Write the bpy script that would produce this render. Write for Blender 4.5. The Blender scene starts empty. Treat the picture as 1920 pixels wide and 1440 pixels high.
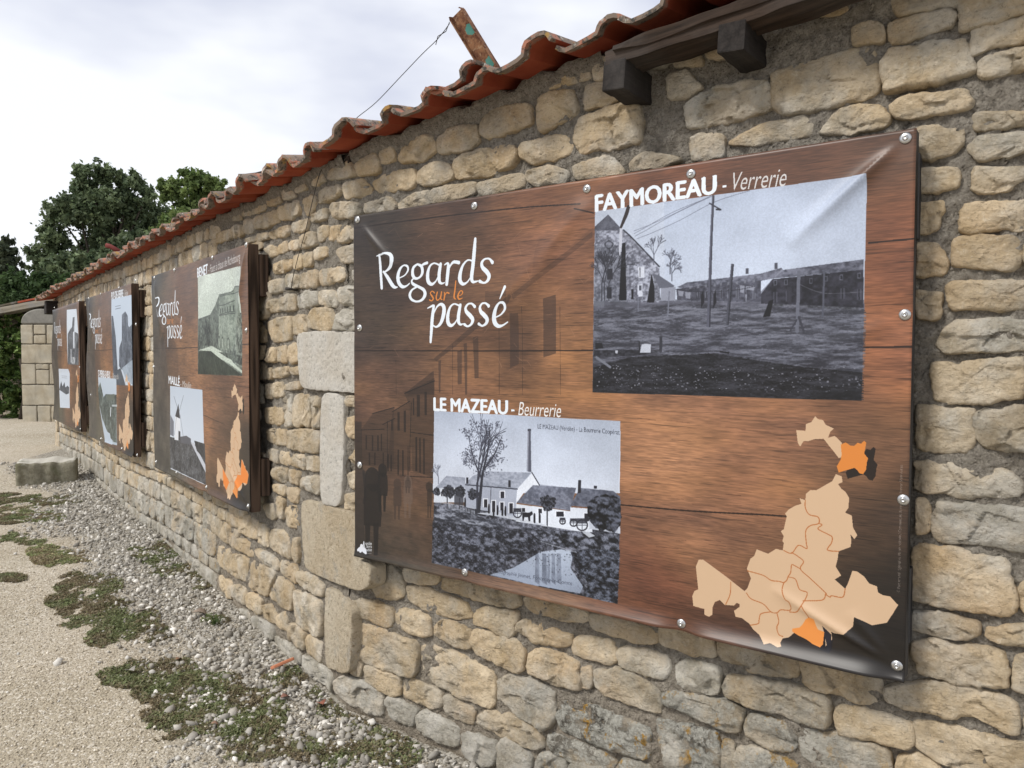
import bpy, bmesh, math, random
import numpy as np
from mathutils import Vector, Matrix, noise as mn

# ------------------------------------------------------------ camera, sky, sun, exposure
scene = bpy.context.scene
COL = scene.collection
CAM_H = 1.55
FPX, PITCH, ROLL = 1429.6, 0.0356, 0.0027
cd = bpy.data.cameras.new("camera"); cam = bpy.data.objects.new("camera", cd); COL.objects.link(cam)
cd.sensor_width = 36.0; cd.lens = FPX / 1920 * 36.0; cd.clip_start = 0.05; cd.clip_end = 900
cam.matrix_world = Matrix.Translation((0, 0, CAM_H)) @ Matrix.Rotation(math.pi/2 - PITCH, 4, 'X') @ Matrix.Rotation(ROLL, 4, 'Z')
scene.camera = cam
scene.view_settings.view_transform = 'Standard'; scene.view_settings.look = 'None'
scene.view_settings.exposure = 0.52; scene.view_settings.gamma = 1.0
SUN_EL, SUN_AZ = math.radians(47), math.radians(240)      # azimuth from +Y clockwise: sun behind, left of the camera
world = bpy.data.worlds.new("World"); scene.world = world; world.use_nodes = True
wn = world.node_tree; wn.nodes.clear()
def W(t, **k):
    n = wn.nodes.new(t)
    for a, b in k.items(): setattr(n, a, b)
    return n
sky = W('ShaderNodeTexSky', sky_type='NISHITA', sun_disc=False)
sky.sun_elevation = SUN_EL; sky.sun_rotation = SUN_AZ
tc = W('ShaderNodeTexCoord')
mp = W('ShaderNodeMapping'); mp.inputs['Scale'].default_value = (1.0, 1.0, 2.6); mp.inputs['Location'].default_value = (0.35, 0.1, 0.2)
cn = W('ShaderNodeTexNoise'); cn.inputs['Scale'].default_value = 1.7; cn.inputs['Detail'].default_value = 5; cn.inputs['Roughness'].default_value = 0.48
cr = W('ShaderNodeValToRGB')
cr.color_ramp.elements[0].position = 0.44; cr.color_ramp.elements[0].color = (4.95, 5.2, 6.1, 1)
cr.color_ramp.elements[1].position = 0.56; cr.color_ramp.elements[1].color = (7.2, 7.35, 7.7, 1)
mx = W('ShaderNodeMix', data_type='RGBA'); mx.inputs[0].default_value = 0.955
bg = W('ShaderNodeBackground'); bg.inputs['Strength'].default_value = 0.1
wo = W('ShaderNodeOutputWorld')
L = wn.links.new
L(tc.outputs['Generated'], mp.inputs['Vector']); L(mp.outputs[0], cn.inputs['Vector']); L(cn.outputs['Fac'], cr.inputs[0])
L(sky.outputs[0], mx.inputs[6]); L(cr.outputs[0], mx.inputs[7]); L(mx.outputs[2], bg.inputs[0]); L(bg.outputs[0], wo.inputs[0])
sd = bpy.data.lights.new("sun", 'SUN'); sd.energy = 2.1; sd.angle = math.radians(12); sd.color = (1.0, 0.96, 0.9)
sun = bpy.data.objects.new("sun", sd); COL.objects.link(sun)
sdir = Vector((math.sin(SUN_AZ)*math.cos(SUN_EL), math.cos(SUN_AZ)*math.cos(SUN_EL), math.sin(SUN_EL)))
sun.rotation_euler = sdir.to_track_quat('Z', 'Y').to_euler(); sun.location = sdir*30

random.seed(7); RNG = np.random.default_rng(7)

# ------------------------------------------------------------ geometry of the place
def ray(px, py):
    X = px-960.0; Y = py-720.0
    c, s = math.cos(ROLL), math.sin(ROLL)
    X, Y = X*c+Y*s, -X*s+Y*c
    u = -Y/FPX; c, s = math.cos(PITCH), math.sin(PITCH)
    return np.array([X/FPX, c+u*s, -s+u*c])
def at_depth(px, py, y):
    r = ray(px, py); k = y/r[1]; return Vector((r[0]*k, y, CAM_H+r[2]*k))
AA, AB = 0.9367, 0.6600
class Plane:
    """a vertical plane: u runs to the right along it, z is height, w comes out towards the yard"""
    def __init__(s, p, ang, off=0.0):
        s.d = np.array([math.sin(ang), -math.cos(ang)]); s.n = np.array([-math.cos(ang), -math.sin(ang)])
        s.p = np.array(p)+s.n*off
    def P(s, u, z, w=0.0):
        q = s.p+s.d*u+s.n*w; return Vector((q[0], q[1], z))
    def hit(s, px, py, w=0.0):
        r = ray(px, py); q = s.p+s.n*w
        k = float(q@s.n)/float(r[:2]@s.n)
        h = r[:2]*k-s.p
        return float(h@s.d), CAM_H+r[2]*k
    def M(s, u, z, w=0.0):      # local X along, local Y up, local Z outwards
        m = Matrix.Identity(4)
        m.col[0] = (s.d[0], s.d[1], 0, 0); m.col[1] = (0, 0, 1, 0); m.col[2] = (s.n[0], s.n[1], 0, 0)
        v = s.P(u, z, w); m.col[3] = (v.x, v.y, v.z, 1); return m
P1 = (-0.6192, 3.0064); PB = (-2.5128, 5.3512)
PW = 1.9665; PHT = 1.34
panelA = Plane(P1, AA); panelB = Plane(PB, AB)
wallA = Plane(P1, AA, -0.09); wallB = Plane(PB, AB, -0.10)
# bend: where the two wall faces meet
m_ = np.array([[wallA.d[0], -wallB.d[0]], [wallA.d[1], -wallB.d[1]]])
ua, ub = np.linalg.solve(m_, wallB.p-wallA.p)
BEND_A, BEND_B = float(ua), float(ub)
END_B = wallB.hit(107, 800)[0]                 # far end of the wall
END_A = 2.9                                      # near end, beyond the frame
def zg(y):                                       # ground rises gently away from the camera
    if y < 13: return 0.052*(y-2.1)
    return 0.052*10.9+0.02*(y-13)
def ground_hit(px, py):
    r = ray(px, py); t = 3.0
    for _ in range(40): t = (zg(r[1]*t)-CAM_H)/r[2]
    return Vector((r[0]*t, r[1]*t, zg(r[1]*t)))

# ------------------------------------------------------------ helpers
def mesh(name, verts, faces, mat, parent=None, matrix=None, smooth=False, colors=None, uvs=None):
    me = bpy.data.meshes.new(name)
    me.from_pydata([tuple(v) for v in verts], [], [tuple(f) for f in faces])
    if smooth: me.polygons.foreach_set('use_smooth', [True]*len(me.polygons))
    if colors is not None:
        a = me.color_attributes.new('tint', 'FLOAT_COLOR', 'POINT'); a.data.foreach_set('color', np.asarray(colors, dtype=np.float32).ravel())
    if mat: me.materials.append(mat)
    me.update()
    return link(name, me, parent, matrix)
def link(name, me, parent=None, matrix=None):
    o = bpy.data.objects.new(name, me); COL.objects.link(o)
    if matrix is not None: o.matrix_world = matrix
    if parent is not None:
        o.parent = parent; o.matrix_parent_inverse = parent.matrix_world.inverted()
    return o
def fastmesh(name, V, T, mat, parent=None, colors=None, smooth=False):
    """V (n,3), T (m,k) arrays"""
    me = bpy.data.meshes.new(name); V = np.asarray(V, dtype=np.float32); T = np.asarray(T, dtype=np.int32)
    k = T.shape[1]
    me.vertices.add(len(V)); me.vertices.foreach_set('co', V.ravel())
    me.loops.add(T.size); me.loops.foreach_set('vertex_index', T.ravel())
    me.polygons.add(len(T)); me.polygons.foreach_set('loop_start', np.arange(0, T.size, k, dtype=np.int32))
    if smooth: me.polygons.foreach_set('use_smooth', np.ones(len(T), dtype=bool))
    me.update(calc_edges=True); me.validate()
    if colors is not None:
        a = me.color_attributes.new('tint', 'FLOAT_COLOR', 'POINT'); a.data.foreach_set('color', np.asarray(colors, dtype=np.float32).ravel())
    me.materials.append(mat)
    return link(name, me, parent)
def thing(name, label, cat, loc, group=None):
    o = bpy.data.objects.new(name, None); COL.objects.link(o); o.empty_display_size = 0.1
    o.matrix_world = Matrix.Translation(loc); o['label'] = label; o['category'] = cat
    if group: o['group'] = group
    return o
def tag(o, label, cat, group=None):
    o['label'] = label; o['category'] = cat
    if group: o['group'] = group
    return o
def boxm(sx, sy, sz, bev=0.0, rough=0.0, seg=1):
    """box centred on the origin as (verts, faces) with bevelled edges and slight irregularity"""
    bm = bmesh.new(); bmesh.ops.create_cube(bm, size=1.0)
    for v in bm.verts: v.co = Vector((v.co.x*sx, v.co.y*sy, v.co.z*sz))
    if seg > 1:
        bmesh.ops.subdivide_edges(bm, edges=[e for e in bm.edges if e.calc_length() > min(sx, sy, sz)*1.5], cuts=seg, use_grid_fill=True)
    if bev: bmesh.ops.bevel(bm, geom=list(bm.edges), offset=bev, segments=2, profile=0.6, affect='EDGES', clamp_overlap=True)
    if rough:
        o = Vector((random.random()*50,)*3)
        for v in bm.verts: v.co += rough*Vector(mn.noise_vector(v.co*14+o))
    vs = [v.co.copy() for v in bm.verts]; bm.verts.index_update()
    fs = [[v.index for v in f.verts] for f in bm.faces]; bm.free()
    return vs, fs
def box(name, size, M, mat, parent=None, bev=0.003, rough=0.0, seg=1, smooth=False):
    vs, fs = boxm(*size, bev, rough, seg)
    return mesh(name, vs, fs, mat, parent, M, smooth)
def tube(name, pts, r, mat, parent=None, n=8, cap=True):
    pts = [Vector(p) for p in pts]; V = []; F = []
    rs = r if isinstance(r, (list, tuple)) else [r]*len(pts)
    for i, p in enumerate(pts):
        t = (pts[min(i+1, len(pts)-1)]-pts[max(i-1, 0)]).normalized()
        a = t.orthogonal().normalized() if i == 0 else (a-t*a.dot(t)).normalized()
        b = t.cross(a)
        for k in range(n):
            q = 2*math.pi*k/n; V.append(p+(a*math.cos(q)+b*math.sin(q))*rs[i])
    for i in range(len(pts)-1):
        for k in range(n):
            F.append((i*n+k, i*n+(k+1) % n, (i+1)*n+(k+1) % n, (i+1)*n+k))
    if cap: F.append(tuple(range(n-1, -1, -1))); F.append(tuple((len(pts)-1)*n+k for k in range(n)))
    return mesh(name, V, F, mat, parent, None, True)
def Ttr(x, y, z): return Matrix.Translation((x, y, z))

# ------------------------------------------------------------ materials
class MB_:
    def __init__(s, name):
        s.m = bpy.data.materials.new(name); s.m.use_nodes = True; s.t = s.m.node_tree
        s.b = s.t.nodes['Principled BSDF']; s.geo = None
    def N(s, t, ins=None, **k):
        n = s.t.nodes.new(t)
        for a, b in k.items(): setattr(n, a, b)
        for a, b in (ins or {}).items(): s.I(n.inputs[a], b)
        return n
    def I(s, sock, v):
        if hasattr(v, 'bl_idname') and 'Socket' in v.bl_idname: s.t.links.new(v, sock)
        elif isinstance(v, (tuple, list)) and len(v) == 3 and sock.type == 'RGBA': sock.default_value = (*v, 1)
        else: sock.default_value = v
    def pos(s):
        if not s.geo: s.geo = s.N('ShaderNodeNewGeometry')
        return s.geo.outputs['Position']
    def noise(s, scale, detail=4, rough=0.55, vec=None, out='Fac', dist=0.0):
        return s.N('ShaderNodeTexNoise', {'Vector': vec or s.pos(), 'Scale': scale, 'Detail': detail, 'Roughness': rough, 'Distortion': dist}).outputs[out]
    def vor(s, scale, vec=None, out='Distance', feature='F1', rnd=1.0):
        return s.N('ShaderNodeTexVoronoi', {'Vector': vec or s.pos(), 'Scale': scale, 'Randomness': rnd}, feature=feature).outputs[out]
    def ramp(s, v, *st, interp='LINEAR'):
        n = s.N('ShaderNodeValToRGB', {0: v}); e = n.color_ramp; e.interpolation = interp
        while len(e.elements) < len(st): e.elements.new(0.5)
        for i, (p, c) in enumerate(st):
            e.elements[i].position = p; e.elements[i].color = (c, c, c, 1) if isinstance(c, (int, float)) else (*c, 1)
        return n.outputs['Color']
    def mix(s, f, a, b, mode='MIX'):
        n = s.N('ShaderNodeMix', data_type='RGBA', blend_type=mode); s.I(n.inputs[0], f); s.I(n.inputs[6], a); s.I(n.inputs[7], b); return n.outputs[2]
    def math(s, op, a, b=0.0, clamp=False):
        n = s.N('ShaderNodeMath', operation=op, use_clamp=clamp); s.I(n.inputs[0], a); s.I(n.inputs[1], b); return n.outputs[0]
    def scalev(s, v, sc):
        n = s.N('ShaderNodeMapping', {'Vector': v, 'Scale': sc}); return n.outputs[0]
    def attr(s, name='tint'):
        return s.N('ShaderNodeAttribute', attribute_name=name)
    def bump(s, h, strength=0.5, dist=0.01, prev=None):
        n = s.N('ShaderNodeBump', {'Height': h, 'Strength': strength, 'Distance': dist})
        if prev is not None: s.I(n.inputs['Normal'], prev)
        return n.outputs[0]
    def done(s, color=None, rough=0.8, normal=None, spec=None, metal=None):
        if color is not None: s.I(s.b.inputs['Base Color'], color)
        s.I(s.b.inputs['Roughness'], rough)
        if normal is not None: s.I(s.b.inputs['Normal'], normal)
        if spec is not None: s.I(s.b.inputs['Specular IOR Level'], spec)
        if metal is not None: s.I(s.b.inputs['Metallic'], metal)
        return s.m

def mat_stone():
    k = MB_('limestone'); a = k.attr()
    sep = k.N('ShaderNodeSeparateColor', {0: a.outputs['Color']})
    val, grey, lich = sep.outputs[0], sep.outputs[1], sep.outputs[2]
    n1 = k.noise(9, 5, 0.6); n2 = k.noise(70, 5, 0.7); n3 = k.noise(3.5, 4)
    warm = k.mix(k.ramp(n1, (0.3, 0), (0.72, 1)), (0.44, 0.325, 0.185), (0.66, 0.54, 0.375))
    warm = k.mix(k.ramp(n3, (0.52, 0), (0.75, 0.6)), warm, (0.54, 0.37, 0.21))
    gry = k.mix(k.ramp(n1, (0.35, 0), (0.65, 1)), (0.30, 0.275, 0.22), (0.55, 0.52, 0.455))
    gm = k.math('ADD', grey, k.ramp(k.noise(5.5, 6, 0.65), (0.44, 0), (0.62, 0.62)), True)
    c = k.mix(gm, warm, gry)
    c = k.mix(k.ramp(n2, (0.28, 0.75), (0.43, 0)), c, (0.15, 0.12, 0.085))           # dark pits
    c = k.mix(k.ramp(n2, (0.56, 0), (0.76, 0.6)), c, (0.76, 0.68, 0.53))              # pale grains
    # lichen: grey-white and black crusts, ochre spots
    l1 = k.noise(16, 6, 0.75); l2 = k.noise(11, 6, 0.7, vec=k.scalev(k.pos(), (1.3, 1.1, 0.9)))
    lc = k.mix(k.ramp(l1, (0.42, 0), (0.5, 1)), (0.075, 0.068, 0.058), (0.42, 0.41, 0.36))
    lc = k.mix(k.ramp(l2, (0.56, 0), (0.60, 1)), lc, (0.40, 0.23, 0.045))
    lc = k.mix(k.ramp(k.noise(90, 4, 0.7), (0.4, 0.5), (0.6, 0)), lc, (0.10, 0.09, 0.07))
    c = k.mix(k.math('MULTIPLY', lich, k.ramp(k.noise(8, 5, 0.65), (0.36, 0), (0.5, 1)), True), c, lc)
    c = k.mix(1.0, c, k.N('ShaderNodeCombineColor', {0: val, 1: val, 2: val}).outputs[0], 'MULTIPLY')
    b = k.bump(k.noise(30, 8, 0.74), 0.9, 0.014); b = k.bump(k.noise(75, 6, .7, vec=k.scalev(k.pos(), (1, 1, 1.7)), dist=.5), 0.9, 0.007, b)
    b = k.bump(k.ramp(k.vor(85), (0.0, 0), (0.5, 1)), 0.35, 0.003, b)
    b = k.bump(k.noise(210, 3, 0.6), 0.45, 0.0016, b)
    return k.done(c, 0.93, b, 0.15)
def mat_granite():
    k = MB_('grey_pitted_stone')
    n = k.noise(58, 8, 0.82); n0 = k.noise(6, 3)
    c = k.mix(k.ramp(n, (0.36, 0), (0.46, 1)), (0.24, 0.23, 0.205), (0.60, 0.57, 0.51))
    c = k.mix(k.ramp(n, (0.54, 0), (0.7, 0.8)), c, (0.74, 0.71, 0.64))
    c = k.mix(k.ramp(n0, (0.4, 0), (0.7, 0.45)), c, (0.50, 0.43, 0.33))
    b = k.bump(n, 1.0, 0.012); b = k.bump(k.noise(26, 5, 0.6), 0.7, 0.010, b)
    return k.done(c, 0.92, b, 0.15)
def mat_dressed():
    k = MB_('tooled_limestone')
    n = k.noise(5, 4); v = k.vor(42)
    c = k.mix(k.ramp(n, (0.35, 0), (0.7, 1)), (0.60, 0.495, 0.345), (0.73, 0.645, 0.50))
    c = k.mix(k.ramp(k.noise(8, 5, .7), (0.55, 0), (0.68, .7)), c, (0.44, 0.42, 0.38))
    hn = k.noise(44, 7, .78); c = k.mix(k.ramp(hn, (0.36, 0.8), (0.47, 0)), c, (0.33, 0.24, 0.145)); c = k.mix(k.ramp(hn, (0.56, 0), (0.68, .6)), c, (0.80, 0.72, 0.58))
    b = k.bump(hn, 1.0, 0.03); b = k.bump(k.noise(120, 4, .65), 0.5, 0.003, b)
    return k.done(c, 0.93, b, 0.15)
def mat_mortar():
    k = MB_('lime_mortar')
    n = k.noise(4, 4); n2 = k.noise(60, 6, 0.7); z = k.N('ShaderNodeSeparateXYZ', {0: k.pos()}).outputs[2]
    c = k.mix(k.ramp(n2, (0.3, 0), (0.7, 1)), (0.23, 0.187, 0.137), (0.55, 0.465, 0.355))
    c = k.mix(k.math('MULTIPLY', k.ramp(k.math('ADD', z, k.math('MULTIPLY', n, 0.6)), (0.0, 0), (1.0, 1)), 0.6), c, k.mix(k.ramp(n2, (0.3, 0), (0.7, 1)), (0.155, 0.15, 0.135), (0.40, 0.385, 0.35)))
    b = k.bump(k.noise(45, 8, 0.75), 1.0, 0.03); b = k.bump(k.ramp(k.vor(110), (0, 0), (.6, 1)), 0.8, 0.006, b)
    return k.done(c, 0.96, b, 0.1)
def mat_tile():
    k = MB_('terracotta'); a = k.attr()
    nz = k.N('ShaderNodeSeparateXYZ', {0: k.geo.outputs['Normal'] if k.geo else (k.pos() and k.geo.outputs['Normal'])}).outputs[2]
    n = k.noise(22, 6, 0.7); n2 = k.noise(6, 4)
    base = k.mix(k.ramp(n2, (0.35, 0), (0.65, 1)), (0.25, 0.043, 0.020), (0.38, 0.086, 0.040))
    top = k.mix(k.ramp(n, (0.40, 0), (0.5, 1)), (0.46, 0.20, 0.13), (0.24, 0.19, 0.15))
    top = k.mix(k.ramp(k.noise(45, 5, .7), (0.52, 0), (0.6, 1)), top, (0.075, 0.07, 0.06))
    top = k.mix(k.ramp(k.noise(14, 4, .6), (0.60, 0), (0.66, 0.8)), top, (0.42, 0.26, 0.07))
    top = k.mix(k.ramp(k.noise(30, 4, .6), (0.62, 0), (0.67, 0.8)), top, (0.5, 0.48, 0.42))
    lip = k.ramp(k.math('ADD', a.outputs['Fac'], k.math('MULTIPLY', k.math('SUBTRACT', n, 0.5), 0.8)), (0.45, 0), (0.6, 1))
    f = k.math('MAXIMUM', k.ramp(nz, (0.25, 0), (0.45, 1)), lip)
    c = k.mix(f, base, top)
    c = k.mix(0.5, c, k.mix(k.N('ShaderNodeObjectInfo').outputs['Random'], (0.62, 0.62, 0.62), (1.15, 1.1, 1.1)), 'MULTIPLY')
    return k.done(c, 0.85, k.bump(n, 0.35, 0.004), 0.25)
def mat_wood(name, c1, c2, axis, sc=1.0, rough=0.8, weather=0.0, plain=False):
    k = MB_(name); tcn = k.N('ShaderNodeTexCoord').outputs['Object']
    s = {'x': (1.2, 22, 22), 'y': (22, 1.2, 22), 'z': (22, 22, 1.2)}[axis]
    v = k.scalev(tcn, tuple(q*sc for q in s))
    n = k.noise(3.0, 5, 0.6, vec=v, dist=0.8)
    w = k.N('ShaderNodeTexWave', {'Vector': v, 'Scale': 0.55, 'Distortion': 4.5, 'Detail': 3, 'Detail Scale': 0.6}, wave_type='RINGS').outputs['Fac']
    f = k.math('MULTIPLY', k.math('ADD', n, w), 0.5) if not plain else k.noise(3.0, 7, .7, vec=v)
    c = k.mix(k.ramp(f, (0.3, 0), (0.68, 1)), c1, c2)
    if weather: c = k.mix(k.ramp(k.noise(5, 4), (0.45, 0), (0.7, weather)), c, (0.21, 0.20, 0.19))
    return k.done(c, rough, k.bump(f, 0.45, 0.004), 0.25)
def mat_plain(name, c, rough=0.6, metal=0.0, spec=0.4, var=0.15, sc=30):
    k = MB_(name); n = k.noise(sc, 5, .65)
    d = tuple(x*(1-var) for x in c); u = tuple(min(1, x*(1+var)) for x in c)
    return k.done(k.mix(n, d, u), rough, k.bump(n, 0.2, 0.002), spec, metal)
def mat_ground():
    k = MB_('gravel_path'); a = k.attr()
    n1 = k.noise(1.3, 4); n2 = k.noise(130, 3, .7); v = k.vor(95, out='Color')
    vv = k.N('ShaderNodeSeparateColor', {0: v}).outputs[0]
    path = k.mix(k.ramp(n1, (0.35, 0), (0.65, 1)), (0.35, 0.30, 0.215), (0.445, 0.395, 0.305))
    path = k.mix(k.ramp(k.noise(.55, 3), (.45, 0), (.62, .7)), path, (0.50, .44, .35))
    path = k.mix(k.ramp(vv, (0.72, 0), (0.95, 0.75)), path, (0.66, 0.61, 0.52))
    path = k.mix(k.ramp(vv, (0.03, 0.7), (0.22, 0)), path, (0.23, 0.19, 0.14))
    path = k.mix(k.ramp(n2, (.35, .4), (.5, 0)), path, (.25, .21, .16))
    strip = k.mix(k.ramp(vv, (0.2, 0), (0.9, 1)), (0.19, 0.17, 0.135), (0.46, 0.43, 0.37))
    c = k.mix(a.outputs['Fac'], path, strip)
    b = k.bump(k.ramp(k.vor(95), (0, 1), (0.6, 0)), 0.75, 0.006); b = k.bump(k.noise(14, 5, .6), 0.5, 0.012, b)
    b = k.bump(n2, .5, .003, b)
    return k.done(c, 0.95, b, 0.12)
def mat_attr(name, rough=0.8, spec=0.2, trans=0.0, bump=0.3, var=0.3, sc=60):
    k = MB_(name); a = k.attr(); n = k.noise(sc, 4, .6)
    c = k.mix(1.0, a.outputs['Color'], k.mix(n, (1-var,)*3, (1+var,)*3), 'MULTIPLY')
    m = k.done(c, rough, k.bump(n, bump, 0.003), spec)
    if trans:
        tr = k.N('ShaderNodeBsdfTranslucent', {'Color': c}); ms = k.N('ShaderNodeMixShader', {0: trans})
        k.t.links.new(k.b.outputs[0], ms.inputs[1]); k.t.links.new(tr.outputs[0], ms.inputs[2])
        k.t.links.new(ms.outputs[0], k.t.nodes['Material Output'].inputs[0])
    return m
M_STONE = mat_stone(); M_GRAN = mat_granite(); M_DRESS = mat_dressed(); M_MORT = mat_mortar(); M_TILE = mat_tile()
M_FRAME = mat_wood('brown_batten_wood', (0.026, 0.016, 0.011), (0.088, 0.058, 0.042), 'y', 1.0, 0.62)
M_FRAMEX = mat_wood('brown_batten_wood_level', (0.032, 0.017, 0.010), (0.115, 0.066, 0.042), 'x', 1.0, 0.62)
M_FRAMEG = mat_wood('grey_batten_wood', (0.012, 0.012, 0.013), (0.06, 0.06, 0.062), 'y', 1.0, 0.6)
M_BEAM = mat_wood('old_beam_wood', (0.009, 0.006, 0.0045), (0.062, 0.041, 0.029), 'x', 1.0, 0.9, 0.15, True)
M_BEAMY = mat_wood('old_rafter_wood', (0.006, 0.005, 0.0045), (0.034, 0.028, 0.025), 'z', 1.0, 0.9, 0.12, True)
M_GROUND = mat_ground()
M_LEAF = mat_attr('leaf', 0.6, 0.3, 0.35, 0.1, 0.25, 20)
M_PEB = mat_attr('pebble', 0.9, 0.15, 0, 0.35, 0.25, 160)
M_STEEL = mat_plain('zinc_steel', (0.55, 0.55, 0.54), 0.3, 0.9, 0.5, 0.08)
M_BARK = mat_plain('bark', (0.06, 0.05, 0.04), 0.95, 0, 0.1, 0.5, 12)
M_WIRE = mat_plain('iron_wire', (0.05, 0.045, 0.04), 0.6, 0.5, 0.4, 0.3)
# ------------------------------------------------------------ ground
def wall_front_x(y):
    """x of the wall face at depth y (the yard lies to the left)"""
    yb = wallA.P(BEND_A, 0).y
    W_ = wallA if y < yb else wallB
    u = (y-W_.p[1])/W_.d[1]; return float(W_.p[0]+W_.d[0]*u)
def dist_wall(x, y):                      # metres out from the wall face, vectorised
    q = np.stack([x, y], -1)
    dA = (q-wallA.p)@wallA.n; dB = (q-wallB.p)@wallB.n
    return np.maximum(dA, dB)
def fbm(x, y, sc, seed=0, oct=3):
    """smooth value noise on arrays"""
    r = np.random.default_rng(seed); out = 0; amp = 1; tot = 0
    for o in range(oct):
        g = r.random((64, 64)); X = np.asarray(x)*sc; Y = np.asarray(y)*sc
        xi = np.floor(X).astype(int); yi = np.floor(Y).astype(int); fx = X-xi; fy = Y-yi
        fx = fx*fx*(3-2*fx); fy = fy*fy*(3-2*fy)
        a = g[xi % 64, yi % 64]; b = g[(xi+1) % 64, yi % 64]; c = g[xi % 64, (yi+1) % 64]; d = g[(xi+1) % 64, (yi+1) % 64]
        out = out+amp*((a*(1-fx)+b*fx)*(1-fy)+(c*(1-fx)+d*fx)*fy); tot += amp; amp *= 0.5; sc = sc*2.1
    return out/tot
def zgv(y):
    y = np.asarray(y, float); return np.where(y < 13, 0.052*(y-2.1), 0.052*10.9+0.02*(y-13))
def relief(x, y):
    return 0.035*(fbm(x, y, 0.9, 3)-0.5)+0.014*(fbm(x, y, 5, 4)-0.5)+0.006*(fbm(x, y, 22, 5, 2)-0.5)
xs = np.concatenate([np.linspace(-260, -16, 14), np.linspace(-15, -6, 90), np.linspace(-5.95, 2.4, 260), np.linspace(2.6, 5, 8), np.linspace(8, 260, 10)])
ys = np.concatenate([np.linspace(-60, -1, 8), np.linspace(-.5, 1.4, 20), np.linspace(1.42, 6.5, 210), np.linspace(6.55, 16, 120), np.linspace(17, 420, 24)])
GX, GY = np.meshgrid(xs, ys, indexing='ij')
near = (GY < 18) & (GX > -16) & (GX < 5)
GZ = np.where(GY < 18, zgv(GY), zgv(18.0))+np.where(near, relief(GX, GY), 0)
dw = dist_wall(GX, GY)
strip = np.clip((0.72-dw+0.6*(fbm(GX, GY, 2.4, 9)-0.5))/0.35, 0, 1)
strip = np.where(GX < wallB.P(END_B, 0).x+0.3, 0, strip)
V = np.stack([GX, GY, GZ], -1).reshape(-1, 3); ny = len(ys)
I = np.arange(len(xs)-1)[:, None]*ny+np.arange(ny-1)[None]; I = I.ravel()
F = np.stack([I, I+ny, I+ny+1, I+1], -1)
st = strip.reshape(-1); cols = np.stack([st, st, st, np.ones_like(st)], -1)
gr = fastmesh('ground', V, F, M_GROUND, colors=cols, smooth=True); gr['kind'] = 'structure'

# ------------------------------------------------------------ the rubble wall
WALL_Z0 = -0.25
OV = 0.165
def eave_A(u): return CAM_H+0.816+0.109*u          # height of the tile edge over wall A
def eave_B(u): return CAM_H+0.789-0.007*(BEND_B-u)
def topA(u): return eave_A(u)+0.035
def topB(u): return eave_B(u)+0.035
wall = thing('stone_wall', 'long bent wall of pale rubble limestone carrying the four banners', 'wall', wallA.P(0, 0.0))

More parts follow.
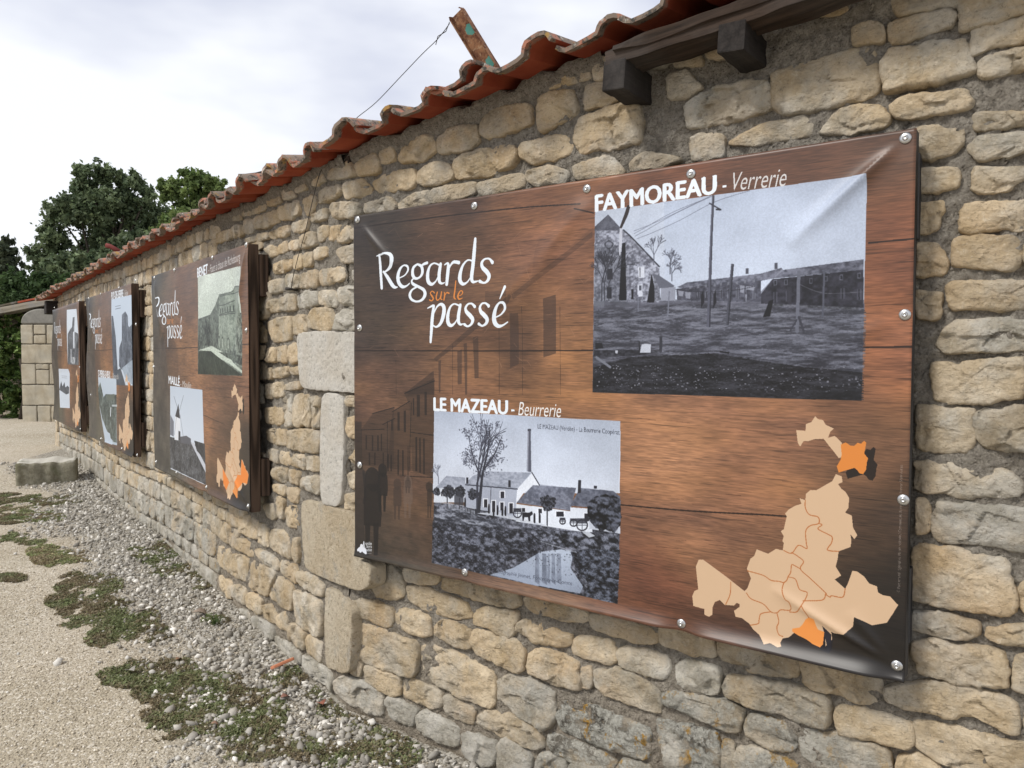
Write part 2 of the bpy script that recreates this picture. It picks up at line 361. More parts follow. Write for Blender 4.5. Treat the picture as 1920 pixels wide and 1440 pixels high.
# Each stone: outline traced in the photograph's pixels, laid on the wall face.
# first token: surface kind s|g(ranite)|d(ressed), then greyness, lichen; plane is chosen by position
TR = """
s 0 0 1003,180 1030,170 1073,167 1080,213 1017,245 1003,240
s 0 0 1090,157 1130,148 1197,172 1150,188 1090,207
s 0 0 1073,243 1090,213 1197,187 1202,270 1090,288 1072,263
s 0 0 897,230 910,203 990,190 992,235 910,260 897,250
s 0 0 817,257 840,237 887,230 893,257 877,280 820,287
s 0 0 743,277 763,257 807,252 813,283 787,300 745,305
s 0 0 707,283 733,273 740,300 708,308
s 0 0 660,307 697,285 708,300 707,323 667,330
s 0 0 610,317 650,298 658,330 613,338
s 0 0 973,267 1057,248 1070,267 1067,290 997,307 975,297
s 0 0 850,300 877,283 953,268 965,283 963,310 890,333 853,335
s .1 0 780,323 800,307 833,302 848,320 845,337 800,348 782,343
s 0 0 693,340 733,320 770,315 780,337 770,353 703,362
s 0 0 640,343 677,333 693,353 687,367 643,373
s .3 0 1070,310 1140,287 1167,320 1160,328 1073,340
s .2 0 985,320 1030,308 1067,323 1057,343 1003,350 987,337
s .2 0 892,343 967,322 982,333 982,350 933,363 897,368
s .3 0 804,363 813,352 887,338 890,363 850,377 807,382
s .3 0 743,380 773,360 800,355 802,380 787,388 745,393
s .2 0 678,383 730,367 743,387 733,395 680,400
s .2 0 615,378 670,377 677,400 660,408 620,408
s .4 0 1177,307 1202,282 1271,293 1275,301 1241,314 1179,322
s .4 0 1288,252 1352,246 1356,273 1354,295 1292,301
s 0 0 1365,265 1399,243 1510,209 1521,252 1433,273 1367,271
s 0 0 1531,248 1566,201 1647,192 1670,218 1659,237 1566,252
s 0 0 1668,196 1694,175 1805,164 1828,188 1813,205 1677,222
s .5 .1 1279,192 1339,158 1437,143 1446,201 1365,228 1284,239
s .1 0 1444,137 1476,122 1608,85 1634,90 1647,167 1604,188 1472,214 1446,196
s .1 .1 1651,111 1668,90 1813,68 1826,132 1775,147 1655,173
s .1 0 1829,115 1860,98 1985,77 1985,120 1920,128 1843,147
s .1 0 1820,60 1835,47 1911,30 1985,18 1985,72 1869,81 1822,105
s 0 0 1796,5 1830,-25 1985,-52 1985,13 1911,26 1800,58
s 0 0 1659,38 1719,23 1779,11 1792,26 1783,47 1668,85
s 0 0 1595,47 1630,34 1655,43 1657,77 1595,83
s 0 0 1243,137 1284,128 1316,162 1292,175 1249,188
s 0 0 1258,107 1309,92 1314,120 1262,124
s 0 0 1318,94 1348,85 1373,92 1356,107 1322,107
s 0 0 1400,22 1470,5 1560,-8 1590,10 1560,28 1490,22 1410,34
s .1 0 1715,238 1760,232 1769,242 1806,237 1807,269 1779,287 1744,299 1715,293
s 0 0 1824,210 1846,206 1920,206 1985,204 1985,222 1920,232 1881,240 1825,247
s .2 0 1817,267 1835,254 1867,250 1985,245 1985,272 1894,287 1840,304 1825,290 1816,277
s 0 0 1715,316 1752,313 1790,313 1797,325 1796,346 1790,353 1741,358 1715,360
s .1 0 1822,321 1829,310 1867,312 1925,308 1935,325 1917,335 1888,356 1833,359 1821,354
s .1 0 1938,330 1985,328 1985,352 1935,355
s 0 0 1715,380 1769,375 1769,394 1762,408 1760,427 1742,437 1715,438
s 0 0 1806,383 1817,378 1879,377 1985,374 1985,430 1888,429 1856,431 1821,437 1799,429 1800,408
s 0 0 1784,462 1800,442 1825,438 1900,440 1912,462 1911,486 1900,502 1883,508 1845,503 1786,498
s 0 0 1917,455 1985,450 1985,520 1922,500
s 0 0 1715,456 1758,456 1769,471 1778,492 1768,515 1731,520 1715,520
s 0 0 1780,533 1792,527 1825,527 1985,530 1985,574 1871,583 1846,580 1808,581 1787,583 1778,560
s .1 0 1715,542 1740,544 1767,550 1762,592 1750,600 1715,598
s .5 0 1760,642 1787,600 1825,598 1858,597 1985,602 1985,655 1888,654 1835,660 1779,665 1769,656
s .2 0 1743,687 1747,679 1787,681 1800,690 1829,677 1873,671 1920,670 1917,708 1912,746 1867,752 1825,758 1777,754 1750,753 1749,725
s .1 0 1925,700 1985,690 1985,755 1922,752
s .2 0 1715,763 1742,763 1819,769 1825,785 1826,830 1821,840 1808,848 1773,848 1715,842
s .5 0 1829,781 1846,765 1877,773 1896,763 1985,765 1985,845 1871,845 1850,841 1831,821
s .2 0 1715,868 1742,862 1773,869 1792,867 1842,873 1888,885 1910,904 1917,923 1910,931 1873,935 1808,933 1771,927 1744,928 1715,915
s 0 0 1715,935 1740,938 1745,967 1744,996 1735,1003 1715,1003
s .4 0 1750,967 1760,942 1825,946 1920,956 1985,960 1985,1038 1898,1032 1862,1027 1829,1021 1777,1019 1754,1008
s .1 0 1712,1021 1754,1026 1804,1031 1833,1042 1883,1048 1892,1071 1901,1124 1902,1142 1889,1153 1875,1155 1820,1145 1790,1145 1731,1132 1705,1125
s 0 0 1909,1100 1935,1080 1985,1090 1985,1170 1919,1155 1908,1125
s .3 0 1710,1149 1759,1151 1811,1165 1830,1167 1837,1183 1836,1194 1809,1200 1780,1199 1730,1187 1705,1183
s .1 0 1849,1190 1856,1179 1875,1181 1896,1173 1985,1178 1985,1222 1889,1211 1856,1201
s 0 0 1710,1203 1771,1204 1785,1211 1813,1216 1846,1213 1877,1227 1888,1246 1888,1286 1875,1292 1832,1289 1771,1276 1720,1265
s .1 0 1901,1229 1985,1225 1985,1318 1892,1296 1901,1279
s 0 0 1657,1295 1665,1288 1700,1283 1778,1282 1801,1286 1851,1301 1889,1315 1907,1329 1909,1367 1905,1380 1886,1380 1853,1360 1820,1343 1778,1347 1735,1336 1700,1330 1662,1316
s .1 0 1717,1371 1726,1356 1783,1363 1842,1376 1879,1395 1985,1400 1985,1470 1850,1480 1790,1440 1745,1428 1720,1405
s 0 0 1919,1330 1985,1330 1985,1390 1921,1370
s 0 0 1678,1440 1685,1422 1720,1420 1760,1437 1780,1480 1680,1490
s .2 0 1234,1160 1335,1190 1338,1225 1330,1235 1290,1230 1255,1217 1235,1205
s .1 0 1344,1190 1485,1225 1494,1250 1490,1272 1472,1275 1440,1269 1400,1257 1348,1238
s 0 0 1502,1247 1510,1225 1640,1262 1652,1290 1656,1322 1647,1326 1602,1320 1560,1300 1515,1290 1504,1280
s .6 .1 1264,1252 1282,1240 1340,1252 1347,1265 1347,1295 1340,1306 1302,1300 1267,1287
s .2 .15 1352,1292 1365,1270 1415,1272 1490,1290 1547,1305 1554,1337 1550,1362 1535,1367 1497,1355 1452,1337 1395,1325 1360,1310
s 0 0 1566,1337 1575,1325 1630,1334 1685,1352 1712,1362 1712,1400 1692,1406 1650,1395 1615,1385 1575,1380 1570,1365
s .6 .8 1240,1302 1255,1297 1310,1302 1365,1322 1392,1337 1387,1370 1375,1377 1340,1365 1290,1340 1240,1325
s .4 .7 1395,1355 1410,1342 1485,1360 1490,1380 1490,1405 1475,1414 1445,1410 1402,1387
s .4 .4 1500,1370 1590,1382 1662,1410 1668,1450 1600,1475 1550,1450 1502,1420
s .4 1 1228,1352 1240,1355 1290,1362 1340,1378 1350,1420 1345,1460 1250,1460 1235,1400
s .5 .9 1351,1390 1375,1398 1372,1450 1350,1450
s .6 .9 1375,1405 1410,1402 1452,1420 1500,1440 1480,1480 1375,1470
s 0 0 829,1080 960,1105 970,1120 975,1135 962,1143 907,1130 865,1118 830,1105
s 0 0 980,1115 1100,1145 1101,1165 1090,1170 1037,1161 990,1150
s 0 0 1104,1145 1232,1180 1230,1210 1190,1207 1152,1195 1107,1180
s 0 0 884,1155 900,1140 962,1145 967,1162 962,1190 947,1199 915,1182 885,1172
s 0 0 970,1167 982,1162 1025,1172 1050,1187 1065,1190 1066,1212 1045,1216 1000,1205 970,1187
s 0 0 1069,1202 1080,1194 1137,1202 1154,1227 1156,1242 1140,1249 1100,1240 1070,1227
s 0 0 881,1187 900,1182 965,1202 980,1222 980,1255 970,1265 927,1245 882,1222
s 0 0 987,1225 1015,1217 1082,1242 1084,1292 1065,1292 1015,1275 987,1262
s 0 0 1086,1252 1105,1252 1110,1275 1102,1295 1085,1292
s .3 0 1155,1220 1187,1217 1250,1235 1254,1272 1237,1277 1190,1265 1159,1250
s .4 .1 1110,1262 1147,1255 1195,1270 1235,1300 1237,1320 1230,1339 1190,1327 1142,1310 1112,1292
s 0 0 785,1217 807,1210 877,1237 923,1267 928,1310 917,1330 840,1300 790,1273
s 0 0 653,1187 670,1168 707,1180 780,1207 780,1260 767,1273 707,1253 660,1237
s .5 .1 930,1277 947,1267 995,1277 1035,1300 1037,1330 1032,1362 1015,1375 980,1352 932,1312
s .1 0 894,1342 912,1332 980,1350 1010,1375 1019,1402 1000,1407 940,1385 894,1362
s .4 1 1040,1310 1057,1304 1140,1342 1210,1362 1219,1380 1212,1422 1197,1424 1115,1400 1057,1377 1042,1352
s .3 .9 1024,1387 1032,1377 1070,1390 1127,1415 1150,1432 1140,1455 1060,1430 1027,1405
s .8 .1 929,1397 945,1387 980,1402 997,1425 985,1455 930,1450
s .9 .1 862,1380 872,1373 927,1395 927,1435 900,1440 865,1412
s .8 .3 1000,1430 1015,1412 1055,1420 1060,1470 1000,1470
s .7 .4 1065,1437 1085,1430 1130,1445 1130,1480 1065,1480
s .5 .9 1155,1437 1167,1425 1215,1435 1225,1480 1155,1480
s 0 0 697,1070 727,1060 753,1083 753,1117 740,1127 700,1120
s 0 0 753,1065 820,1078 822,1093 803,1100 755,1090
s 0 0 758,1100 793,1103 873,1133 880,1160 850,1163 793,1147 762,1130
s 0 0 657,1127 673,1122 733,1140 737,1167 727,1180 690,1167 658,1150
s 0 0 738,1150 750,1142 803,1157 805,1190 793,1198 760,1187 740,1173
s 0 0 812,1173 830,1162 880,1183 880,1213 870,1220 817,1197
s 0 0 655,1243 670,1238 677,1250 673,1270 655,1263
s 0 0 680,1250 693,1250 747,1273 747,1303 733,1308 683,1280
s 0 0 752,1280 767,1273 823,1297 827,1323 810,1333 753,1310
s .1 0 830,1307 847,1303 887,1333 883,1363 833,1340
s .7 0 622,1280 640,1268 710,1293 713,1347 673,1337 627,1303
s .9 0 717,1313 727,1305 777,1330 773,1367 727,1347
s .9 0 777,1343 793,1333 860,1367 857,1403 833,1400 780,1370
s .2 0 625,468 647,459 690,462 690,490 636,492
s 0 0 616,424 641,420 651,436 645,455 616,451
s 0 0 654,430 690,422 690,450 656,449
s .5 0 653,505 690,500 690,530 659,528
s .7 0 634,541 645,537 690,537 690,575 640,572 636,555
s .9 0 624,597 641,580 690,572 690,620 618,618
s 0 0 644,742 690,741 690,766 645,762
s 0 0 647,783 690,783 690,822 651,820 645,806
s .1 0 651,866 672,830 690,830 690,876
s 0 0 647,890 665,882 690,882 690,920 651,917
s 0 0 643,925 690,923 690,962 645,955
G 0 0 559,626 597,623 666,624 666,736 625,732 566,727 562,700
G .5 0 598,744 616,740 636,748 636,948 600,943 597,855
D 0 0 557,938 600,948 667,968 668,1046 690,1056 690,1095 670,1107 610,1087 561,1068
D 0 0 602,1100 648,1133 655,1150 654,1255 640,1262 608,1250 603,1240
s .3 0 546,1104 600,1127 600,1200 547,1172
s 0 0 500,1105 508,1080 544,1096 544,1145 530,1143 500,1117
s 0 0 460,1094 467,1050 510,1069 512,1079 498,1118 483,1115 461,1100
s 0 0 519,1052 529,1052 554,1067 556,1098 522,1077
s .4 0 555,1071 580,1077 600,1100 600,1122 560,1098
s 0 0 430,1038 462,1047 458,1095 431,1077
s 0 0 404,1023 430,1032 428,1077 404,1055
s 0 0 438,1008 472,1020 472,1048 442,1030
s .2 0 476,1027 517,1050 516,1073 483,1050
s 0 0 505,992 527,995 538,1015 542,1052 506,1030
s .2 0 546,1010 556,1008 557,1054 549,1056 545,1040
s 0 0 483,980 498,985 505,1028 482,1018
s 0 0 441,968 448,963 480,977 480,1015 442,997
s 0 0 457,1115 469,1112 487,1125 486,1156 458,1137
s 0 0 487,1135 505,1135 518,1165 515,1172 490,1160
s 0 0 515,1155 527,1148 534,1165 533,1186 517,1175
s .1 0 533,1171 545,1171 567,1188 568,1222 536,1200
s 0 0 569,1193 582,1192 600,1205 600,1246 571,1225
s 0 0 405,1078 431,1092 430,1127 406,1102
s .1 0 433,1096 456,1102 457,1138 433,1117
s .6 0 443,1140 467,1152 465,1168 446,1157
s 1 0 468,1154 508,1172 512,1205 470,1178
s 1 0 508,1190 558,1221 560,1250 512,1222
s 1 0 563,1226 618,1262 620,1300 575,1262
s .2 0 492,468 502,460 513,461 517,478 504,482
s 0 0 515,465 530,449 536,470 519,477
s 0 0 537,453 555,447 556,467 540,470
s 0 0 556,441 585,432 589,459 558,466
s 0 0 587,424 612,422 614,443 592,453
s 0 0 501,436 534,420 538,432 532,443 505,449
s .2 0 480,437 497,435 499,447 480,455
s .2 0 543,418 575,408 570,433 545,437
s 0 0 507,494 544,484 546,505 510,515
s 0 0 547,480 563,476 565,502 548,505
s 0 0 566,474 583,472 582,498 567,501
s 0 0 585,467 608,461 612,480 587,488
s .2 0 501,527 525,521 527,546 503,552
s .5 0 528,515 554,513 556,538 533,548
s .2 0 557,515 585,505 593,517 591,537 558,541
s .2 0 594,505 639,499 643,523 616,531 597,537
s 0 0 497,564 519,560 521,585 496,587
s .1 0 520,556 548,550 550,581 521,583
s .9 0 552,554 566,546 592,546 593,573 554,579
s .3 0 594,546 608,544 631,550 626,577 595,571
s 0 0 497,603 540,591 544,638 509,642
s 0 0 544,591 571,589 573,626 546,628
s 0 0 575,599 583,579 616,577 624,595 614,618 604,621 577,614
s 0 0 497,653 515,651 517,679 497,679
s 0 0 516,651 534,645 535,680 519,679
s .1 0 536,647 557,643 558,679 538,681
s .2 0 496,692 505,688 507,711 497,711
s .2 0 507,692 538,686 540,703 509,711
s .2 0 542,690 558,686 560,703 544,702
s .2 0 506,717 527,717 528,744 507,746
s .1 0 494,721 504,719 505,748 496,746
s 0 0 529,721 557,713 562,730 530,732
s 0 0 494,764 527,762 529,799 496,793
s .5 0 530,742 544,740 546,797 536,802 530,795
s .2 0 547,742 566,738 565,797 548,799
s .2 0 567,740 577,742 578,802 566,799
s .2 0 579,744 596,746 596,801 581,804
s .1 0 496,803 533,805 535,837 498,830
s .1 0 537,806 595,806 595,851 577,849 539,841
s .1 0 497,842 519,844 520,872 500,861
s .1 0 521,846 541,848 542,874 523,870
s .2 0 544,852 570,852 570,882 544,874
s .2 0 572,855 595,857 595,884 572,882
s .2 0 507,877 534,877 534,907 508,898
s .1 0 536,880 559,885 559,911 537,905
s .5 0 562,894 597,892 597,930 562,917
s .1 0 509,907 532,910 532,932 510,921
s .1 0 534,913 557,917 556,946 537,936
s 0 0 513,932 529,935 527,973 515,970
s 0 0 531,951 556,949 555,991 532,985
s 0 0 490,947 508,943 512,975 500,972
s 0 0 592,358 630,343 637,357 623,373 593,383
s 0 0 562,373 585,363 588,383 577,405 567,398
s .1 0 580,402 610,388 612,410 580,418
s 0 0 521,387 558,372 560,402 523,415
s 0 0 473,408 518,390 520,417 477,432
s 0 0 497,372 520,363 525,380 498,388
s 0 0 526,355 545,352 550,370 528,376
s 0 0 548,345 570,341 573,355 550,363
s 0 0 575,325 603,318 607,340 578,350
s 0 0 468,387 493,377 496,393 468,403
s 0 0 450,388 465,388 467,403 452,407
s 0 0 433,402 449,397 450,412 435,415
s 0 0 454,412 470,408 472,438 455,438
s 0 0 432,423 452,420 453,441 433,448
s 0 0 403,438 430,427 431,447 405,458
s .2 0 456,448 480,441 498,437 500,447 462,457
s 0 0 470,457 488,452 490,466 472,470
"""
def smooth_outline(P, n):
    P = np.array(P, float)
    for _ in range(2):
        Q = np.roll(P, -1, 0); w = 0.13 if _ == 0 else 0.25
        P = np.stack([P*(1-w)+Q*w, P*w+Q*(1-w)], 1).reshape(-1, 2)
    D = np.linalg.norm(np.roll(P, -1, 0)-P, axis=1); s = np.concatenate([[0], np.cumsum(D)]); PP = np.vstack([P, P[:1]])
    t = np.linspace(0, s[-1], n, endpoint=False)
    return np.stack([np.interp(t, s, PP[:, 0]), np.interp(t, s, PP[:, 1])], 1)
def area(P): x, y = P[:, 0], P[:, 1]; return 0.5*abs(np.sum(x*np.roll(y, -1)-y*np.roll(x, -1)))
def stone_geo(P, n, rings, depth, rough, flat=False, seed=0):
    """P: outline (u,z) metres. returns local verts (x,y,w) about the centroid and faces"""
    rr = random.Random(seed)
    O = smooth_outline(P, n); c = O.mean(0); R = O-c
    if np.sum(R[:, 0]*np.roll(R[:, 1], -1)-R[:, 1]*np.roll(R[:, 0], -1)) < 0: R = R[::-1]
    rad = np.linalg.norm(R, axis=1); size = math.sqrt(area(R)); o = Vector((rr.random()*90, rr.random()*90, rr.random()*90))
    k = min(1.0, size/0.12)
    jit = np.array([mn.noise(Vector((R[i, 0]*26, R[i, 1]*26, 0))+o)*0.0085*k+mn.noise(Vector((R[i, 0]*90, R[i, 1]*90, 3))+o)*0.0045*k for i in range(len(R))])
    if flat: jit = jit*.5
    R = R*(1+0.026+(jit+.0045*k)/rad)[:, None]; rad = np.linalg.norm(R, axis=1)
    tx, ty = rr.uniform(-.06, .06), rr.uniform(-.07, .04); chip = rr.choice([.25, .5, .8, 1.0])
    V = []; bev = min(0.012, size*0.11)*(0.55 if flat else 1)
    prof = [(0.0, -0.05), (0.0, depth-0.012-bev*.7), (0.16*bev, depth-bev*0.55), (0.5*bev, depth-bev*0.20), (bev, depth-.0005)]
    bv = np.array([1+.75*mn.noise(Vector((R[i, 0]*17, R[i, 1]*17, 8))+o) for i in range(len(R))])
    scales = [1-p[0]*bv/rad for p in prof]
    inner = 1-bev*bv/rad
    for j in range(1, rings): scales.append(inner*(1-j/rings)); prof.append((None, depth+(0 if flat else 0.0025*k*(1-(1-j/rings)**2))))
    fs = 10/max(.5, k); cells = {}
    for j, (s, (_, w)) in enumerate(zip(scales, prof)):
        for i in range(len(R)):
            x, y = R[i]*s[i]; ww = w
            if j > 0:
                q = Vector((x, y, 0))+o; ed = 0.45 if j < 3 else 1
                if n >= 36 and not flat:      # chipped facets
                    d_, p_ = mn.voronoi(Vector((q.x*fs, q.y*fs*1.5, q.z)))
                    kk = (round(p_[0].x, 2), round(p_[0].y, 2))
                    if kk not in cells: cells[kk] = (rr.uniform(-.20, .20), rr.uniform(-.26, .20), rr.uniform(-.003, .004))
                    g = cells[kk]; ww += ((q.x-p_[0].x/fs)*g[0]+(q.y-p_[0].y/fs/1.5)*g[1]+g[2])*ed*chip
                a = (mn.noise(q*13)*.55-abs(mn.noise(q*24+Vector((5, 1, 2))))*.8+.2)*rough*ed*(.45+.55*chip)
                a += (mn.noise(q*52)*.38-abs(mn.noise(q*80))*.22)*rough*(.7 if j < 3 else 1)+mn.noise(q*150)*rough*0.20
                ww += a+tx*x+ty*y
                if 0 < j < 4:
                    e = mn.noise(Vector((x*70, y*70, j*3.0))+o)*0.0035*k; x *= 1+e/rad[i]; y *= 1+e/rad[i]
            V.append((x, y, ww))
    m = len(R); F = []
    for j in range(len(scales)-1):
        for i in range(m): F.append((j*m+i, j*m+(i+1) % m, (j+1)*m+(i+1) % m, (j+1)*m+i))
    cx = len(V); V.append((0, 0, V[-1][2])); b = (len(scales)-1)*m
    for i in range(m): F.append((b+i, b+(i+1) % m, cx))
    return c, V, F, size
stones = []       # (importance, plane, centre, V, F, mat, colour)
covA = []; covB = []; bendx = 0.0
def add_stone(W_, P, kind, grey, lich, seed, px_size=None, depth=None):
    P = np.array(P); c0 = P.mean(0)
    q = W_.P(c0[0], c0[1]); dcam = (q-Vector((0, 0, CAM_H))).length
    a = area(P); pa = px_size if px_size is not None else a*(FPX/dcam)**2
    n = 76 if pa > 5000 else 44 if pa > 1200 else 26 if pa > 300 else 14
    rings = 16 if pa > 5000 else 9 if pa > 1200 else 6 if pa > 300 else 3
    rr = random.Random(seed*3+1)
    d = depth if depth is not None else rr.uniform(0.000, 0.009)
    flat = kind in 'GD'
    c, V, F, size = stone_geo(P, n, rings, d, 0.0055 if flat else 0.0095*(1 if pa > 300 else .75), flat, seed)
    val = rr.uniform(0.88, 1.1)
    col = (val, min(1, grey+rr.uniform(0, .12)), lich)
    mat = M_GRAN if kind == 'G' else M_DRESS if kind == 'D' else M_STONE
    stones.append((pa, W_, c, V, F, mat, col))
for i, ln in enumerate(TR.strip().splitlines()):
    tk = ln.split(); pts = [tuple(map(float, p.split(','))) for p in tk[3:]]
    cx = sum(p[0] for p in pts)/len(pts)
    onB = cx < 636 or tk[0] in 'GD'
    W_ = wallB if onB else wallA
    dz = 0.022 if tk[0] in 'GD' else 0.008
    P = [W_.hit(x, y, dz) for x, y in pts]
    (covB if onB else covA).append(np.array(P))
    add_stone(W_, P, tk[0], float(tk[1]), float(tk[2]), 100+i, depth=(0.012 if tk[0] in 'GD' else None))
bxA = np.array([[p[:, 0].min(), p[:, 0].max(), p[:, 1].min(), p[:, 1].max()] for p in covA])
bxB = np.array([[p[:, 0].min(), p[:, 0].max(), p[:, 1].min(), p[:, 1].max()] for p in covB])
def overlap(bx, u0, u1, z0, z1):
    ou = np.minimum(bx[:, 1], u1)-np.maximum(bx[:, 0], u0); oz = np.minimum(bx[:, 3], z1)-np.maximum(bx[:, 2], z0)
    k = (ou > 0.012) & (oz > 0.012); return (ou[k]*oz[k]).sum()/((u1-u0)*(z1-z0)) if k.any() else 0
def courses(W_, bx, u_lo, u_hi, zb, zt, seed, keep, top):
    rr = random.Random(seed); z = zb; k = 0
    while z < zt:
        h = rr.choice([0.075, 0.085, 0.10, 0.115, 0.13]) if rr.random() > .15 else 0.16
        u = u_lo+rr.uniform(-.1, 0)
        while u < u_hi:
            w = rr.uniform(0.09, 0.27) if h < .13 else rr.uniform(.16, .32)
            g = 0.012; wob = 0.02*math.sin(u*1.7+z*3)
            u0, u1, z0, z1 = u+g/2, u+w-g/2, z+g/2+wob, z+h-g/2+wob
            z1 = min(z1, top(u0)-.012+rr.uniform(-.012, .006))
            if z1-z0 > .035 and keep(u0, u1, z0, z1) and overlap(bx, u0, u1, z0, z1) < 0.17:
                j = lambda s=0.10: rr.uniform(-s, s)
                hh = z1-z0; ww = u1-u0; c = min(.3, .32*hh/ww)
                cut = [rr.uniform(0.02, .28) for _ in range(4)]
                P = [(u0+ww*c*cut[0], z1-hh*.02), (u0+ww*rr.uniform(.35, .65), z1+hh*j(.05)), (u1-ww*c*cut[1], z1-hh*rr.uniform(0, .12)), (u1, z1-hh*rr.uniform(.25, .45)),
                     (u1-ww*.02, z0+hh*cut[2]), (u1-ww*c*.8, z0+hh*rr.uniform(0, .1)), (u0+ww*rr.uniform(.35, .65), z0+hh*j(.05)), (u0+ww*c*cut[3], z0+hh*.03), (u0, z0+hh*rr.uniform(.25, .7))]
                low = zg(W_.P(u, 0).y)+0.32
                gy = 0.0+max(0, (low-z)*2.2)+rr.choice([0, 0, .1, .3, .6]); li = .45 if (low-z > 0.12 and rr.random() < .35) else 0
                add_stone(W_, P, 's', min(1, gy), li, seed*1000+k)
            k += 1; u += w
        z += h
def keepA(u0, u1, z0, z1):
    if u0 < BEND_A+0.01 or z1 > topA(u0)-0.0: return False
    return not (u1 > 0.05 and u0 < PW-0.05 and z1 > CAM_H-0.80 and z0 < CAM_H+0.50)     # hidden behind the big banner
def keepB(u0, u1, z0, z1):
    if u1 > BEND_B-0.01 or u0 < END_B+0.03: return False
    return z1 < topB(u0)
courses(wallA, bxA, BEND_A, END_A, WALL_Z0, CAM_H+1.2, 11, keepA, topA)
courses(wallB, bxB, END_B, BEND_B, -0.05, CAM_H+0.8, 12, keepB, topB)
# quoins at the far end of the wall
z = 0.30; kq = 0
while z < CAM_H+0.62:
    h = [0.26, 0.2, 0.3, 0.22, 0.27][kq % 5]; w = [0.24, .14, .2, .13, .22][kq % 5]
    P = [(END_B, z+.01), (END_B+w*.5, z+.005), (END_B+w, z+.012), (END_B+w, z+h*.5), (END_B+w-.004, z+h-.008), (END_B+w*.5, z+h-.004), (END_B+.002, z+h-.008), (END_B-.002, z+h*.5)]
    add_stone(wallB, P, 'D', 0, 0, 9000+kq, depth=0.02); z += h; kq += 1
stones.sort(key=lambda s: -s[0])
JV = []; JF = []; JC = []; nb = 0
for i, (pa, W_, c, V, F, mat, col) in enumerate(stones):
    M = W_.M(c[0], c[1])
    if i < 300 or mat is not M_STONE:
        mesh('stone', V, F, mat, wall, M, True, [(*col, 1)]*len(V))
    else:
        A = np.array(V) @ np.array(M.to_3x3()).T+np.array(M.translation)
        for q in (3, 4):
            pass
        JV.append(A); JF += [tuple(x+nb for x in f) for f in F]; JC += [(*col, 1)]*len(V); nb += len(V)
if JV:
    o = mesh('small_stones', np.vstack(JV), JF, M_STONE, wall, None, True, JC); o['kind'] = 'stuff'
# mortar face, crumbly and recessed, and the body of the wall behind it
def mortar(W_, u0, u1, z0, ztop, du, name):
    nu = int((u1-u0)/du)+1; nz = int((ztop(0.5*(u0+u1))-z0)/du)+1
    U = np.linspace(u0, u1, nu); V = []
    for u in U:
        zt = ztop(u)
        for j in range(nz):
            z = z0+(zt-z0)*j/(nz-1)
            q = Vector((u, z, 7.7))
            w = -0.0115+0.014*mn.noise(q*7)+0.011*mn.noise(q*21)+0.0085*mn.noise(q*55)+0.0045*mn.noise(q*120)
            V.append(W_.P(u, z, w))
    F = [(i*nz+j, (i+1)*nz+j, (i+1)*nz+j+1, i*nz+j+1) for i in range(nu-1) for j in range(nz-1)]
    return mesh(name, V, F, M_MORT, wall, None, True)
mortar(wallA, BEND_A-0.01, END_A, WALL_Z0, topA, 0.011, 'mortar_face')
mortar(wallB, BEND_B-2.6, BEND_B+0.01, WALL_Z0, topB, 0.013, 'mortar_face')
mortar(wallB, END_B, BEND_B-2.6, WALL_Z0, topB, 0.035, 'mortar_face')
def body(Wp, ua_, ub_, za, zb, name):
    V = []; TH = 0.5
    for u, zt in ((ua_, za), (ub_, zb)):
        for w in (-0.05, -TH):
            V += [Wp.P(u, WALL_Z0-.2, w), Wp.P(u, zt, w)]
    F = [(0, 4, 5, 1), (2, 3, 7, 6), (0, 1, 3, 2), (4, 6, 7, 5), (1, 5, 7, 3), (0, 2, 6, 4)]
    mesh(name, V, F, M_MORT, wall)
body(wallA, BEND_A-0.05, END_A, topA(BEND_A), topA(END_A), 'wall_core')
body(wallB, END_B+0.02, BEND_B+0.05, topB(END_B), topB(BEND_B)-.02, 'wall_core')
# ------------------------------------------------------------ painter for the printed banners (flat print drawn in memory)
def vnoise(h, w, ch, cw, seed, oct=3):
    r = np.random.default_rng(seed); out = np.zeros((h, w), np.float32); amp = 1.0; tot = 0
    for o in range(oct):
        gh, gw = max(2, int(h/ch)+2), max(2, int(w/cw)+2); g = r.random((gh, gw)).astype(np.float32)
        y = np.linspace(0, gh-1.001, h); x = np.linspace(0, gw-1.001, w); yi = y.astype(int); xi = x.astype(int)
        fy = (y-yi).astype(np.float32)[:, None]; fx = (x-xi).astype(np.float32)[None]
        fy = fy*fy*(3-2*fy); fx = fx*fx*(3-2*fx)
        out += amp*((g[yi][:, xi]*(1-fx)+g[yi][:, xi+1]*fx)*(1-fy)+(g[yi+1][:, xi]*(1-fx)+g[yi+1][:, xi+1]*fx)*fy)
        tot += amp; amp *= 0.55; ch = max(1.01, ch/2.1); cw = max(1.01, cw/2.1)
    return out/tot
GLYPH = {}
def text_tris(body, bold=0.0, shear=0.0):
    key = (body, bold, shear)
    if key not in GLYPH:
        cu = bpy.data.curves.new('t', 'FONT'); cu.body = body; cu.offset = bold; cu.shear = shear; cu.resolution_u = 3
        ob = bpy.data.objects.new('t', cu); me = ob.to_mesh(); me.calc_loop_triangles()
        v = np.array([x.co[:2] for x in me.vertices]); t = np.array([x.vertices[:] for x in me.loop_triangles])
        ob.to_mesh_clear(); bpy.data.objects.remove(ob); bpy.data.curves.remove(cu)
        v[:, 0] -= v[:, 0].min(); GLYPH[key] = (v, t)
    return GLYPH[key]
